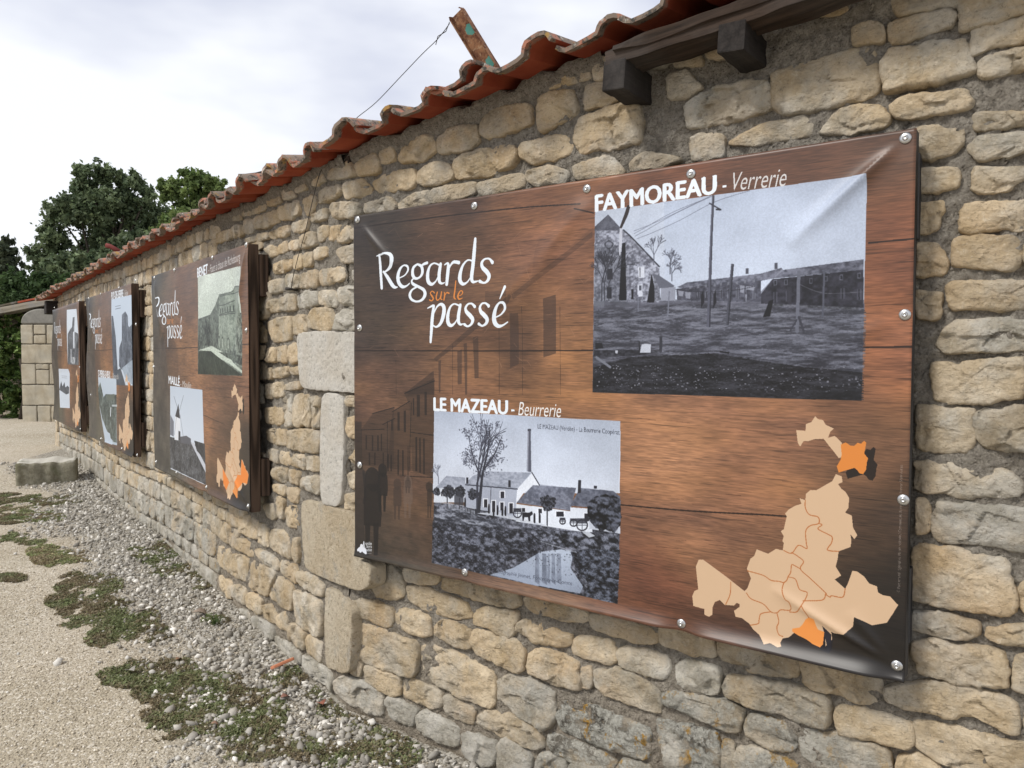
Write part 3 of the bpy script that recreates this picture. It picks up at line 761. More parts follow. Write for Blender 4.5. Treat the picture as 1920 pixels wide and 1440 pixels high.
class Canvas:
    def __init__(s, w, h, T):
        s.w, s.h, s.T = w, h, T; s.img = np.zeros((h, w, 3), np.float32)
    def X(s, pts): return np.array([s.T(*p) for p in pts])
    def mask(s, Q):
        x0, y0 = np.floor(Q.min(0)).astype(int)-1; x1, y1 = np.ceil(Q.max(0)).astype(int)+2
        x0, y0, x1, y1 = max(0, x0), max(0, y0), min(s.w, x1), min(s.h, y1)
        if x1 <= x0 or y1 <= y0: return None
        ys = np.arange(y0, y1)+.5; xs = np.arange(x0, x1)+.5; m = np.zeros((y1-y0, x1-x0), bool)
        n = len(Q)
        for i in range(n):
            (ax, ay), (bx, by) = Q[i], Q[(i+1) % n]
            if ay == by: continue
            r = (ys >= min(ay, by)) & (ys < max(ay, by)); xr = ax+(ys[r]-ay)/(by-ay)*(bx-ax)
            m[r] ^= xs[None] < xr[:, None]
        return slice(y0, y1), slice(x0, x1), m
    def put(s, sl, m, col, a=1.0):
        ys, xs = sl; reg = s.img[ys, xs]
        c = col[ys, xs][m] if isinstance(col, np.ndarray) and col.ndim == 3 else np.array(col, np.float32)/255
        al = a[ys, xs][m][:, None] if isinstance(a, np.ndarray) else a
        reg[m] = reg[m]*(1-al)+c*al
    def poly(s, pts, col, a=1.0, px=True):
        Q = s.X(pts) if px else np.array(pts, float); r = s.mask(Q)
        if r: s.put(r[:2], r[2], col, a)
    def tpoly(s, pts, lo, hi, cell=(14, 14), seed=1, a=1.0, px=True, k=None):
        """polygon filled with grain between two greys"""
        Q = s.X(pts) if px else np.array(pts, float); r = s.mask(Q)
        if not r: return
        n = vnoise(r[2].shape[0]+2, r[2].shape[1]+2, cell[0], cell[1], seed, 4)[:r[2].shape[0], :r[2].shape[1]]
        n2 = vnoise(r[2].shape[0]+2, r[2].shape[1]+2, cell[0]*6, cell[1]*7, seed+500, 2)[:r[2].shape[0], :r[2].shape[1]]
        n = np.clip((n-.5)*2.0+(n2-.5)*1.1+.5, 0, 1)[..., None]
        c = (np.array(lo, np.float32)*(1-n)+np.array(hi, np.float32)*n)/255
        reg = s.img[r[0], r[1]]; m = r[2]; reg[m] = reg[m]*(1-a)+c[m]*a
    def grad(s, pts, c0, c1, horiz=False, px=True):
        Q = s.X(pts) if px else np.array(pts, float); r = s.mask(Q)
        if not r: return
        n = r[2].shape[1 if horiz else 0]; t = np.linspace(0, 1, n)
        t = t[None, :, None] if horiz else t[:, None, None]
        c = np.broadcast_to((np.array(c0)*(1-t)+np.array(c1)*t)/255, (*r[2].shape, 3)).astype(np.float32)
        c = c+0.012*(RNG.random(r[2].shape)[..., None]-.5)
        reg = s.img[r[0], r[1]]; reg[r[2]] = c[r[2]]
    def line(s, pts, wd, col, a=1.0, px=True):
        Q = s.X(pts) if px else np.array(pts, float)
        wd = np.array(wd if isinstance(wd, (list, tuple)) else [wd]*len(Q), float)/2
        if len(Q) > 2:      # smooth
            t = np.arange(len(Q)); tt = np.linspace(0, len(Q)-1, (len(Q)-1)*7+1)
            def cr(v):
                i = np.clip(tt.astype(int), 0, len(v)-2); f = tt-i; g = lambda k: v[np.clip(i+k, 0, len(v)-1)]
                return .5*((2*g(0))+(-g(-1)+g(1))*f+(2*g(-1)-5*g(0)+4*g(1)-g(2))*f**2+(-g(-1)+3*g(0)-3*g(1)+g(2))*f**3)
            Q = np.stack([cr(Q[:, 0]), cr(Q[:, 1])], 1); wd = np.maximum(0.3, cr(wd))
        M = wd.max()+1; x0, y0 = np.floor(Q.min(0)-M).astype(int); x1, y1 = np.ceil(Q.max(0)+M).astype(int)
        x0, y0, x1, y1 = max(0, x0), max(0, y0), min(s.w, x1), min(s.h, y1)
        if x1 <= x0 or y1 <= y0: return
        acc = np.zeros((y1-y0, x1-x0), bool)
        for i in range(len(Q)-1):
            a0, b0 = Q[i], Q[i+1]; m = max(wd[i], wd[i+1])+1
            sx0, sx1 = int(max(x0, min(a0[0], b0[0])-m)), int(min(x1, max(a0[0], b0[0])+m+1)); sy0, sy1 = int(max(y0, min(a0[1], b0[1])-m)), int(min(y1, max(a0[1], b0[1])+m+1))
            if sx1 <= sx0 or sy1 <= sy0: continue
            yy, xx = np.mgrid[sy0:sy1, sx0:sx1]; d = b0-a0; L2 = max(1e-6, d@d)
            t = np.clip(((xx+.5-a0[0])*d[0]+(yy+.5-a0[1])*d[1])/L2, 0, 1)
            dd = np.hypot(xx+.5-a0[0]-t*d[0], yy+.5-a0[1]-t*d[1])
            acc[sy0-y0:sy1-y0, sx0-x0:sx1-x0] |= dd <= wd[i]*(1-t)+wd[i+1]*t
        s.put((slice(y0, y1), slice(x0, x1)), acc, col, a)
    def text(s, body, bl, br, height, col, bold=0.0, shear=0.0, a=1.0, px=True):
        """baseline from bl to br, cap height in canvas px"""
        v, t = text_tris(body, bold, shear); p0, p1 = (s.X([bl, br]) if px else np.array([bl, br], float))
        wd = v[:, 0].max(); cap = 0.70
        ex = (p1-p0)/wd; d = (p1-p0)/np.linalg.norm(p1-p0); ey = np.array([d[1], -d[0]])*height/cap
        Q = p0+v[:, :1]*ex+v[:, 1:]*ey
        for tri in t:
            r = s.mask(Q[tri])
            if r: s.put(r[:2], r[2], col, a)
    def btext(s, body, bl, br, height, col, k, px=True):
        p0, p1 = (s.X([bl, br]) if px else np.array([bl, br], float))
        for dx in np.arange(-k, k+.1, 1.5): s.text(body, p0+[dx, 0], p1+[dx, 0], height, col, 0, px=False)
        for dy in (-k*.5, k*.5): s.text(body, p0+[0, dy], p1+[0, dy], height, col, 0, px=False)
    def dots(s, n, box, rng, col, size, a=1.0, px=True, fn=None):
        (x0, y0), (x1, y1) = (s.X(box) if px else np.array(box, float))
        for _ in range(n):
            x = rng.uniform(x0, x1); y = rng.uniform(y0, y1)
            if fn and not fn((x-x0)/(x1-x0), (y-y0)/(y1-y0)): continue
            k = rng.uniform(*size); xi, yi = int(x), int(y); w = max(1, int(k)); h = max(1, int(k*rng.uniform(.4, 1)))
            c = col[rng.randrange(len(col))] if isinstance(col, list) else col
            sl = s.img[max(0, yi):yi+h, max(0, xi):xi+w]; sl[:] = sl*(1-a)+np.array(c)/255*a
    def stamp(s, pts, n, lo, hi, size=(3, 3), cell=(26, 30), seed=1, px=True, top=.25, a=.85):
        Q = s.X(pts) if px else np.array(pts, float); r_ = s.mask(Q)
        if not r_: return
        ys, xs, m = r_; r = np.random.default_rng(seed); H, W_ = m.shape; cl = vnoise(H+2, W_+2, cell[0], cell[1], seed, 3)
        y = r.integers(0, H, n); x = r.integers(0, W_, n); k = m[y, x]; y, x = y[k], x[k]
        gy = cl[np.minimum(y+int(cell[0]*.3), H+1), x]; v = np.clip((cl[y, x]-.5)*2.2+.42+(cl[y, x]-gy)*top*8+r.normal(size=len(x))*.20, 0, 1)[:, None]
        c = (np.array(lo)*(1-v)+np.array(hi)*v)/255; Y = y+ys.start; X = x+xs.start
        for dy in range(size[0]):
            for dx in range(size[1]):
                kk = r.random(len(X)) < .8; yy = np.minimum(Y[kk]+dy, s.h-1); xx = np.minimum(X[kk]+dx, s.w-1)
                s.img[yy, xx] = s.img[yy, xx]*(1-a)+c[kk]*a
    def film(s, pts, seed, amt=.05, big=.14):
        Q = s.X(pts); ys, xs, m = s.mask(Q); H, W_ = m.shape; r = np.random.default_rng(seed)
        f = 1+amt*(vnoise(H, W_, 3, 3, seed, 2)-.5)*2+big*(vnoise(H, W_, 130, 150, seed+1, 3)-.5)
        gy = np.linspace(-1, 1, H)[:, None]; gx = np.linspace(-1, 1, W_)[None]; f = f*(1-.10*(gx**2*.5+gy**2*.5)**1.5)
        reg = s.img[ys, xs]; b = (reg+np.roll(reg, 1, 0)+np.roll(reg, 1, 1)+np.roll(reg, -1, 0)+np.roll(reg, -1, 1))/5; b = b*f[..., None]; reg[m] = b[m]
    def tree(s, base, top, spread, rng, col=(45, 48, 60), leaf=None, nl=300, px=True, wd=5):
        (bx, by), (tx, ty) = (s.X([base, top]) if px else np.array([base, top], float)); H = by-ty
        def rec(x, y, ang, l, w, d):
            x2 = x+math.cos(ang)*l; y2 = y-math.sin(ang)*l
            s.line([(x, y), (x2, y2)], w, col, .9, px=False)
            if d <= 1 and leaf:
                for _ in range(max(1, nl//45)):
                    xx = x2+rng.gauss(0, H*.028); yy = y2+rng.gauss(0, H*.028); s.line([(xx, yy), (xx+rng.uniform(-4, 4), yy+rng.uniform(-4, 4))], rng.uniform(2, 5), leaf, .75, px=False)
            if d <= 0: return
            for k in range(3 if d > 1 else 2): rec(x2, y2, ang+rng.uniform(-.6, .6)*spread, l*rng.uniform(.6, .85), max(1.2, w*.62), d-1)
        rec(bx, by, math.pi/2, H*.34, wd, 4)
    def image(s, name):
        im = bpy.data.images.new(name, s.w, s.h)
        a = np.ones((s.h, s.w, 4), np.float32); a[..., :3] = np.clip(s.img, 0, 1)[::-1]
        im.pixels.foreach_set(a.ravel()); im.pack(); return im

WHITE = (222, 229, 236); ORANGE = (210, 138, 68); SAND = (204, 177, 148)
def TA(px, py):
    u, z = panelA.hit(px, py); return u/PW*CW, (ZT-z)/PHT*CH
ZT = CAM_H+0.5484
CW, CH = 1980, 1340

def field(c, cps, seed):
    """wood print: colour interpolated between control points, then grain"""
    h, w = c.h, c.w; gy, gx = np.mgrid[0:h:20, 0:w:20]
    P = c.X([p[:2] for p in cps]) if len(cps[0]) == 3 else None
    C = np.array([p[2] for p in cps], float); num = 0; den = 0
    for p, col in zip(P, C):
        d = ((gx-p[0])**2+(gy-p[1])**2)+60.0**2; wt = 1/d**1.6; num = num+wt[..., None]*col; den = den+wt
    g = (num/den[..., None]).astype(np.float32)
    yi = np.linspace(0, g.shape[0]-1.001, h); xi = np.linspace(0, g.shape[1]-1.001, w); a = yi.astype(int); b = xi.astype(int)
    fy = (yi-a)[:, None, None]; fx = (xi-b)[None, :, None]
    base = (g[a][:, b]*(1-fx)+g[a][:, b+1]*fx)*(1-fy)+(g[a+1][:, b]*(1-fx)+g[a+1][:, b+1]*fx)*fy
    n1 = vnoise(h, w, 9, 200, seed, 4); n2 = vnoise(h, w, 120, 300, seed+1, 3); n3 = vnoise(h, w, 2.2, 26, seed+2, 2); n4 = vnoise(h, w, 2.6, 110, seed+3, 2); n5 = vnoise(h, w, 46, 90, seed+4, 3)
    k = 1+0.16*(n1-.5)+0.30*(n2-.5)+0.32*(n3-.5)+.22*(n5-.5)
    k = k-1.7*np.clip(n4-.70, 0, .16)+.5*np.clip(.26-n4, 0, .2)
    base = base*k[..., None]
    base[..., 2] *= (.96-.16*(n2-.5)); base[..., 1] *= 1.02; base = base*.86+base.mean(-1, keepdims=True)*.14; base = base*np.array([1.07, 1.04, 1.0]); c.img[:] = base/255
TITLE = [  # strokes in 4x crop units: ([points], [widths], colour)
 ([(272,402),(300,394),(332,386)],[6,12,10],0), ([(296,398),(301,520),(308,640)],[22,24,22],0),
 ([(300,396),(345,381),(380,392),(391,430),(378,478),(345,512),(318,522)],[8,14,24,30,26,14,8],0),
 ([(322,518),(352,560),(385,615),(405,634),(426,634)],[14,26,28,20,6],0),
 ([(440,566),(480,545),(505,508),(500,478),(472,472),(445,500),(430,550),(436,600),(462,630),(492,626),(516,606)],[8,9,14,16,10,20,28,28,22,12,8],0),
 ([(575,462),(545,490),(540,540),(560,568),(592,560),(612,525),(606,480),(575,462)],[12,20,26,18,14,22,22,12],0), ([(600,478),(622,462),(648,452)],[8,16,18],0),
 ([(548,566),(532,590),(545,612),(585,632),(622,655),(632,690),(610,728),(570,742),(532,726),(518,692),(535,655),(572,632)],[10,14,20,18,22,26,18,12,18,22,14,10],0),
 ([(738,468),(700,455),(668,478),(652,535),(656,590),(682,612),(712,590),(736,540)],[12,10,16,26,28,20,10,8],0), ([(748,462),(738,530),(738,585),(755,606),(778,600)],[22,26,24,14,6],0),
 ([(778,466),(800,455),(806,478),(800,545),(794,612)],[8,14,24,26,22],0), ([(802,520),(820,475),(845,446),(884,450)],[8,12,18,22],0),
 ([(988,438),(950,432),(915,470),(895,530),(893,582),(915,610),(948,596),(978,550)],[10,10,16,26,28,20,10,8],0), ([(1008,272),(1000,360),(990,470),(980,560),(992,594),(1030,588)],[18,26,26,26,18,6],0),
 ([(1136,448),(1112,422),(1078,424),(1056,452),(1062,486),(1090,515),(1112,548),(1104,582),(1076,602),(1042,590)],[22,12,12,20,24,28,26,20,12,20],0),
 ([(702,676),(686,664),(672,680),(684,700),(694,720),(682,736),(666,730)],[9,6,8,11,10,7,9],1), ([(724,672),(716,712),(726,732),(744,716),(754,676)],[9,10,8,6,6],1), ([(756,670),(750,718),(762,728)],[9,9,4],1),
 ([(776,672),(780,690),(774,730)],[5,10,9],1), ([(780,698),(794,676),(812,680)],[4,7,9],1), ([(862,588),(856,655),(850,708),(862,724)],[8,10,11,5],1),
 ([(884,700),(906,690),(914,672),(902,660),(888,674),(878,702),(888,724),(912,716)],[4,5,8,6,9,11,9,4],1),
 ([(652,792),(675,780),(692,772)],[6,12,14],0), ([(698,776),(688,860),(682,950),(676,1044)],[20,26,24,18],0), ([(694,840),(722,782),(752,762),(774,785),(772,840),(750,905),(718,932),(690,918)],[8,12,18,28,30,22,12,10],0),
 ([(888,772),(850,760),(820,788),(804,850),(808,902),(832,922),(862,898),(886,850)],[12,10,16,26,28,20,10,8],0), ([(898,768),(886,840),(886,892),(902,914),(924,908)],[20,26,24,14,6],0),
 ([(1008,780),(984,758),(956,762),(938,790),(946,820),(972,846),(994,876),(986,908),(958,928),(932,914)],[20,12,12,18,24,28,26,18,12,18],0),
 ([(1116,776),(1092,756),(1064,758),(1048,786),(1056,818),(1082,844),(1104,874),(1096,906),(1068,924),(1042,910)],[20,12,12,18,24,28,26,18,12,18],0),
 ([(1164,862),(1208,838),(1238,796),(1230,756),(1200,752),(1172,790),(1156,850),(1160,900),(1186,926),(1218,920),(1254,896)],[8,10,16,18,12,20,28,30,22,12,8],0), ([(1238,634),(1220,678),(1202,722)],[20,14,6],0)]
TITLE_UV = [[TA(p[0]/4+640, p[1]/4+380) for p in st[0]] for st in TITLE]
def draw_title(c, sc, off=(0, 0), sw=1.0):
    for st, uv in zip(TITLE, TITLE_UV):
        c.line([((x+off[0])*sc, (y+off[1])*sc) for x, y in uv], [w*0.58*sc*sw for w in st[1]], ORANGE if st[2] else WHITE, 1.0, px=False)
def C3(x, y): return (x/2.716+1240, y/2.716+760)
MAP_PARTS = [
 [(688,125),(735,130),(738,95),(765,85),(785,55),(800,70),(825,75),(838,98),(880,118),(862,135),(850,165),(885,155),(920,190),(925,262),(905,268),(880,235),(855,205),(840,185),(828,170),(780,172),(750,182),(725,182),(708,210),(696,190)],
 [(872,385),(890,350),(920,360),(925,390),(902,400),(920,425),(940,440),(958,470),(955,520),(938,545),(972,560),(978,620),(1000,660),(985,680),(965,655),(970,690),(965,720),(905,742),(900,780),(890,820),(918,865),(885,885),(938,932),(952,905),(975,840),(1000,845),(1035,870),(1060,905),(1100,920),(1105,950),(1130,965),(1165,970),(1208,1015),(1180,1060),(1150,1105),(1075,1118),(1030,1095),(985,1075),(978,1125),(935,1160),(885,1158),(868,1150),(872,1190),(838,1225),(835,1165),(800,1145),(755,1080),(700,1140),(650,1180),(620,1185),(610,1205),(618,1222),(600,1225),(560,1205),(530,1210),(500,1165),(470,1140),(450,1110),(412,1082),(380,1075),(372,1045),(400,1025),(400,1010),(385,1005),(372,1018),(325,1015),(300,990),(275,1000),(262,1030),(262,1065),(245,1075),(222,1065),(222,1035),(200,1030),(165,1020),(160,970),(170,945),(190,935),(178,820),(192,785),(215,785),(330,870),(425,945),(440,930),(458,880),(437,830),(455,780),(475,765),(487,732),(545,755),(585,730),(620,738),(625,700),(618,690),(625,665),(610,640),(625,630),(632,600),(640,565),(632,550),(650,530),(680,512),(715,500),(705,472),(735,482),(738,450),(760,430),(790,432)]]
MAP_ORANGE = [(900,300),(895,310),(905,342),(925,335),(960,325),(985,318),(1000,330),(1010,345),(1030,350),(1045,325),(1048,290),(1055,270),(1035,245),(1045,190),(1035,180),(1018,195),(1000,190),(985,205),(965,205),(940,188),(915,200),(920,250),(915,275),(905,292)]
MAP_ORANGE2 = [(755,1075),(780,1085),(790,1120),(800,1140),(832,1152),(825,1215),(810,1230),(775,1215),(740,1190),(700,1170),(668,1150),(668,1135),(705,1130),(720,1115),(735,1090)]
MAP_LINES = [[(735,482),(735,520),(755,555),(800,568),(803,600),(760,612),(737,640),(740,700),(742,728),(700,712),(665,752),(625,738)],[(803,600),(820,608),(800,628),(850,655),(872,670),(868,700),(848,735),(905,742)],
 [(665,748),(700,770),(726,795),(710,832),(760,880),(835,950),(838,960),(820,990),(725,993)],[(710,832),(680,815),(665,812),(660,850),(648,870),(640,890),(625,903)],[(440,842),(520,865),(560,890),(600,895),(625,903)],
 [(650,873),(685,885),(705,935),(742,950),(740,975),(715,1020),(690,1050),(655,1050)],[(625,903),(618,940),(635,985),(655,1000),(660,1040),(610,1040),(590,1055),(560,1050),(520,1010),(460,985),(435,955)],
 [(838,960),(860,975),(870,968),(925,975),(938,932)],[(590,1055),(600,1100),(590,1130),(600,1165),(620,1175)],[(560,1050),(510,1060),(500,1090),(495,1110),(455,1118)],[(355,900),(352,960),(330,1012)],[(720,1018),(755,1078)]]
def draw_map(c, uvT):
    """uvT maps big-banner canvas coords to this canvas"""
    A = lambda P: [uvT(*TA(*C3(*p))) for p in P]
    dk = lambda P, dx, dy: [(x+dx*c.w/1980, y+dy*c.w/1980) for x, y in A(P)]
    c.poly(dk(MAP_ORANGE, 22, 14), (32, 24, 20), .85, px=False); c.poly(A(MAP_PARTS[0]), SAND, 1, px=False)
    c.poly(dk(MAP_ORANGE2, 22, 10), (30, 28, 36), .9, px=False); c.poly(A(MAP_PARTS[1]), SAND, 1, px=False)
    c.poly([(x, y) for x, y in dk([(790,1105),(835,1150),(832,1215),(818,1235),(800,1150)], 16, 4)], (38, 38, 50), .95, px=False)
    c.poly(A(MAP_ORANGE), ORANGE, 1, px=False); c.poly(A(MAP_ORANGE2), (222, 150, 82), 1, px=False)
    for ln in MAP_LINES: c.line(A(ln), 2.6*c.w/1980, (176, 112, 62), .9, px=False)

# ---- the big banner
big = Canvas(CW, CH, TA)
field(big, [(700,430,(58,50,49)),(690,600,(70,58,55)),(850,450,(86,64,56)),(960,640,(104,76,62)),(700,740,(108,80,68)),(900,760,(138,100,78)),(1050,650,(152,110,84)),(1050,450,(148,104,84)),(1050,390,(110,76,62)),
 (1250,350,(116,76,60)),(1450,310,(100,68,56)),(1650,280,(92,66,56)),(1670,450,(132,86,66)),(1670,640,(150,100,76)),(1450,790,(150,108,86)),(1250,850,(166,122,98)),(1300,1000,(138,100,82)),(1230,1100,(116,74,60)),(1400,900,(142,102,84)),
 (1500,1230,(48,39,37)),(1600,1250,(36,32,31)),(1660,1200,(36,32,31)),(1690,1100,(42,36,34)),(1670,950,(72,56,48)),(1620,850,(112,82,68)),(1330,1190,(92,64,54)),(1230,1170,(100,68,56)),(1000,1095,(112,86,76)),(740,1045,(70,64,62)),(690,1000,(58,54,53)),(780,900,(108,82,70)),(710,850,(84,66,58))], 40)
B = big
def C4(P, s=4.0, ox=640, oy=380): return [(x/s+ox, y/s+oy) for x, y in P]
# old street, faded into the wood
for P, a_ in (([(1490,290),(1720,290),(1725,330),(1890,190),(1900,200),(1895,1400),(1180,1400),(1190,940),(1270,690),(1450,540),(1465,350)], .10),
              ([(700,1170),(1270,690),(1290,700),(1260,760),(720,1190)], .35), ([(1290,690),(1890,215),(1890,260),(1300,730)], .25), ([(480,1430),(700,1260),(705,1440)], .45),
              ([(1085,665),(1250,665),(1250,740),(1100,830),(1085,800)], .25)):
    B.poly(C4(P), (48, 38, 34), a_)
for P in ([(1270,830),(1335,830),(1335,1210),(1270,1240)], [(1520,720),(1615,690),(1615,1130),(1520,1160)], [(995,1010),(1035,1000),(1035,1315),(1005,1320)], [(875,1115),(910,1100),(910,1360),(880,1365)], [(735,1190),(755,1180),(750,1420),(738,1425)], [(925,1060),(950,1050),(950,1440),(935,1440)]):
    B.poly(C4(P), (66, 52, 46), .55)
for x in (415, 840, 1188, 1362, 1645): B.line(C4([(x,1180 if x < 800 else 1060 if x < 900 else 780),(x+2,1440)]), 1.6, (46,34,28), .6)
D2 = lambda P: [(x/3.4286+640, y/3.4286+720) for x, y in P]
B.poly(D2([(410,60),(605,-40),(600,600),(460,560),(440,130)]), (52, 42, 36), .42)
B.poly(D2([(340,170),(440,110),(455,560),(300,540),(330,200)]), (60, 47, 40), .40)
B.poly(D2([(130,295),(205,190),(345,150),(340,540),(140,520)]), (56, 45, 40), .40)
B.poly(D2([(92,240),(135,240),(140,560),(92,560)]), (40, 35, 33), .5)
for x0, y0, x1, y1 in [(490,70,510,210),(540,50,555,200),(365,180,380,300),(405,170,420,310),(480,340,492,560),(505,345,515,570),(530,350,540,580),(365,420,375,590),(395,425,405,590),(325,230,335,300),(300,450,310,560),(320,455,330,560),(430,400,436,590),(160,330,170,420),(200,330,210,430),(235,330,245,430),(465,90,474,200),(180,440,190,520),(215,440,225,520),(258,320,266,430),(270,440,278,540)]:
    B.poly(D2([(x0,y0),(x1,y0),(x1,y1),(x0,y1)]), (30, 24, 22), .6)
for P in ([(410,60),(605,-20)],[(330,180),(445,110)],[(270,260),(350,220)],[(130,295),(280,290)],[(205,190),(345,150)],[(455,120),(440,560)],[(300,240),(300,540)],[(450,310),(600,330)],[(380,590),(590,600)]): B.line(D2(P), 3.5, (30,24,22), .7)
# people in the street
def fig(cx, y0, y1, w, col=(32,28,27), a=.8):
    h = y1-y0; hd = h*.085
    B.line(D2([(cx,y0+hd),(cx,y0+hd*1.3)]), hd*1.9, col, a)
    B.poly(D2([(cx-w*.5,y0+h*.2),(cx-w*.25,y0+h*.15),(cx+w*.25,y0+h*.15),(cx+w*.5,y0+h*.22),(cx+w*.55,y0+h*.5),(cx+w*.5,y0+h*.66),(cx-w*.5,y0+h*.64),(cx-w*.5,y0+h*.5)]), col, a)
    for sx in (-.27, .22): B.poly(D2([(cx+w*(sx-.16),y0+h*.62),(cx+w*(sx+.16),y0+h*.62),(cx+w*(sx+.10),y1),(cx+w*(sx-.12),y1)]), col, a)
B.tpoly(D2([(92,560),(300,560),(590,640),(590,1180),(95,1080)]), (58,48,43), (110,86,72), (30,50), 5, .35)
B.poly(D2([(92,560),(170,560),(150,800),(160,1095),(92,1080)]), (38,35,35), .45)
fig(205,560,1100,110); fig(270,525,820,62); fig(365,620,870,50,(70,58,52),.7); fig(432,600,860,56,(112,96,86),.6); fig(432,600,700,34,(60,50,46),.5); fig(570,640,860,30,(50,42,38),.6)
B.line(D2([(145,560),(160,700),(150,760)]), 14, (34,30,30), .6); B.line(D2([(250,560),(235,700)]), 9, (34,30,30), .7)
# board joints and cracks
for P in ([(660,429),(760,415),(900,398),(1000,388),(1090,383)], [(664,657.5),(900,658),(1100,657),(1400,654),(1720,650)], [(1165,946),(1300,958),(1450,966),(1600,978)], [(1630,456),(1715,448)], [(1080,392),(1115,400)]):
    B.line(P, [4.5]*len(P), (38,26,20), .8)
rg = random.Random(3)
for _ in range(110):
    x = rg.uniform(690, 1110); y = rg.uniform(410, 700) ; l = rg.uniform(4, 26); an = rg.uniform(-.9, 1.2)
    B.line([(x,y),(x+l*math.cos(an)*.7,y+l*math.sin(an))], rg.uniform(1, 2.2), (176,140,116), rg.uniform(.12,.4))
for _ in range(160):
    x = rg.uniform(1160, 1700); y = rg.uniform(780, 1240); l = rg.uniform(10, 60)
    B.line([(x,y),(x+l,y+l*.10+rg.uniform(-1,1))], rg.uniform(1, 2.4), (60,38,28), rg.uniform(.12,.4))
draw_title(B, 1.0)
# photo of the glassworks
Q3 = lambda P: [(x/3+1080, y/3+300) for x, y in P]
fx = [(112,290),(1642,82),(1608,1355),(95,1307)]
B.grad(Q3(fx), (186,196,214), (206,214,228))
B.tpoly(Q3([(112,290),(500,240),(500,760),(108,760)]), (196,204,218), (214,221,233), (60,80), 8, .5)
B.grad(Q3([(560,792),(1625,808),(1608,1355),(95,1307),(104,792)]), (112,114,128), (70,71,82))
B.tpoly(Q3([(104,792),(600,785),(1620,808),(1608,1355),(95,1307)]), (54,54,62), (128,130,144), (7,26), 9, .62)
B.tpoly(Q3([(560,815),(850,850),(620,880),(250,960),(105,930),(105,900),(420,880)]), (112,114,126), (160,164,178), (8,24), 10, .6)
B.tpoly(Q3([(100,1165),(300,1110),(560,1090),(780,1085),(1000,1125),(1250,1160),(1612,1195),(1608,1355),(95,1307)]), (24,24,28), (62,62,70), (7,18), 11)
rr_ = random.Random(8)
B.dots(10, Q3([(110,1150),(1600,1320)]), rr_, [(140,142,152),(96,98,108)], (1.5,6), .6)
B.dots(350, Q3([(110,840),(1600,1120)]), rr_, [(150,153,164),(40,40,46)], (1.5,6), .6)
B.stamp(Q3([(104,850),(600,810),(1620,845),(1612,1190),(1250,1160),(780,1085),(300,1110),(100,1165)]), 26000, (58,59,68), (128,131,144), (2,8), (10,60), 210, a=.6)
B.stamp(Q3([(100,1165),(300,1110),(780,1085),(1250,1160),(1612,1195),(1608,1350),(95,1305)]), 12000, (18,18,22), (72,73,82), (2,6), (12,50), 211, a=.6)
# long house
B.tpoly(Q3([(570,715),(625,690),(1045,640),(1160,608),(1170,620),(1620,560),(1620,620),(1110,668),(1050,680),(600,722)]), (74,76,88), (128,131,146), (6,9), 12)
B.tpoly(Q3([(565,725),(1045,678),(1045,800),(570,790)]), (64,65,76), (104,106,120), (9,10), 13)
B.poly(Q3([(1045,740),(1165,612),(1172,622),(1105,672),(1100,800),(1045,800)]), (140,144,158))
B.tpoly(Q3([(1045,755),(1110,672),(1620,618),(1620,832),(1045,808)]), (36,36,44), (68,68,80), (10,12), 14)
for x in (645, 690, 735, 785, 820, 862, 910, 955, 1005):
    t = 745-(x-645)*.10; hh = 30+(x-645)*.12; B.poly(Q3([(x-6,t),(x+7,t),(x+7,t+hh),(x-6,t+hh)]), (150,154,168), .75); B.poly(Q3([(x-3,t+3),(x+4,t+3),(x+4,t+hh),(x-3,t+hh)]), (50,50,60), .8)
    B.poly(Q3([(x-7,t-34),(x+6,t-36),(x+6,t-20),(x-7,t-18)]), (140,144,156), .6)
for x, y in ((1125,690),(1185,688),(1325,680),(1408,668),(1495,660),(1595,650)): B.poly(Q3([(x-9,y-14),(x+10,y-16),(x+10,y+16),(x-9,y+18)]), (120,124,138), .7); B.poly(Q3([(x-5,y-10),(x+6,y-10),(x+6,y+12),(x-5,y+12)]), (34,34,42), .9)
for x, y in ((1125,770),(1195,765),(1502,750),(1595,755)): B.poly(Q3([(x-12,y-28),(x+14,y-28),(x+14,y+32),(x-12,y+32)]), (96,98,112), .6); B.line(Q3([(x,y-26),(x,y+30)]), 3, (40,40,48))
B.tpoly(Q3([(1100,808),(1620,832),(1620,845),(1100,822)]), (60,62,68), (118,120,132), (5,6), 15)
for x, y0, y1 in ((967,610,642),(1130,580,615)): B.poly(Q3([(x-8,y0),(x+9,y0),(x+9,y1),(x-8,y1)]), (84,86,98))
B.poly(Q3([(1090,795),(1116,785),(1095,880),(1055,885)]), (26,26,32)); 
for x, y, w, h in ((575,735,32,34),(615,742,34,40),(925,705,28,46),(960,710,50,26),(1255,710,22,60),(1190,715,30,100),(955,755,12,45)): B.poly(Q3([(x,y),(x+w,y+3),(x+w-5,y+h),(x+3,y+h-6)]), (158,162,176) if x < 1100 else (60,60,70), .8)
for x in (710, 780): B.poly(Q3([(x-4,760),(x+10,730),(x+14,800),(x-6,838)]), (36,36,44), .9)
B.line(Q3([(560,728),(700,742),(880,735),(1010,712)]), 1.5, (40,40,48), .8); B.line(Q3([(1260,700),(1400,750),(1620,742)]), 1.5, (120,122,132), .8)
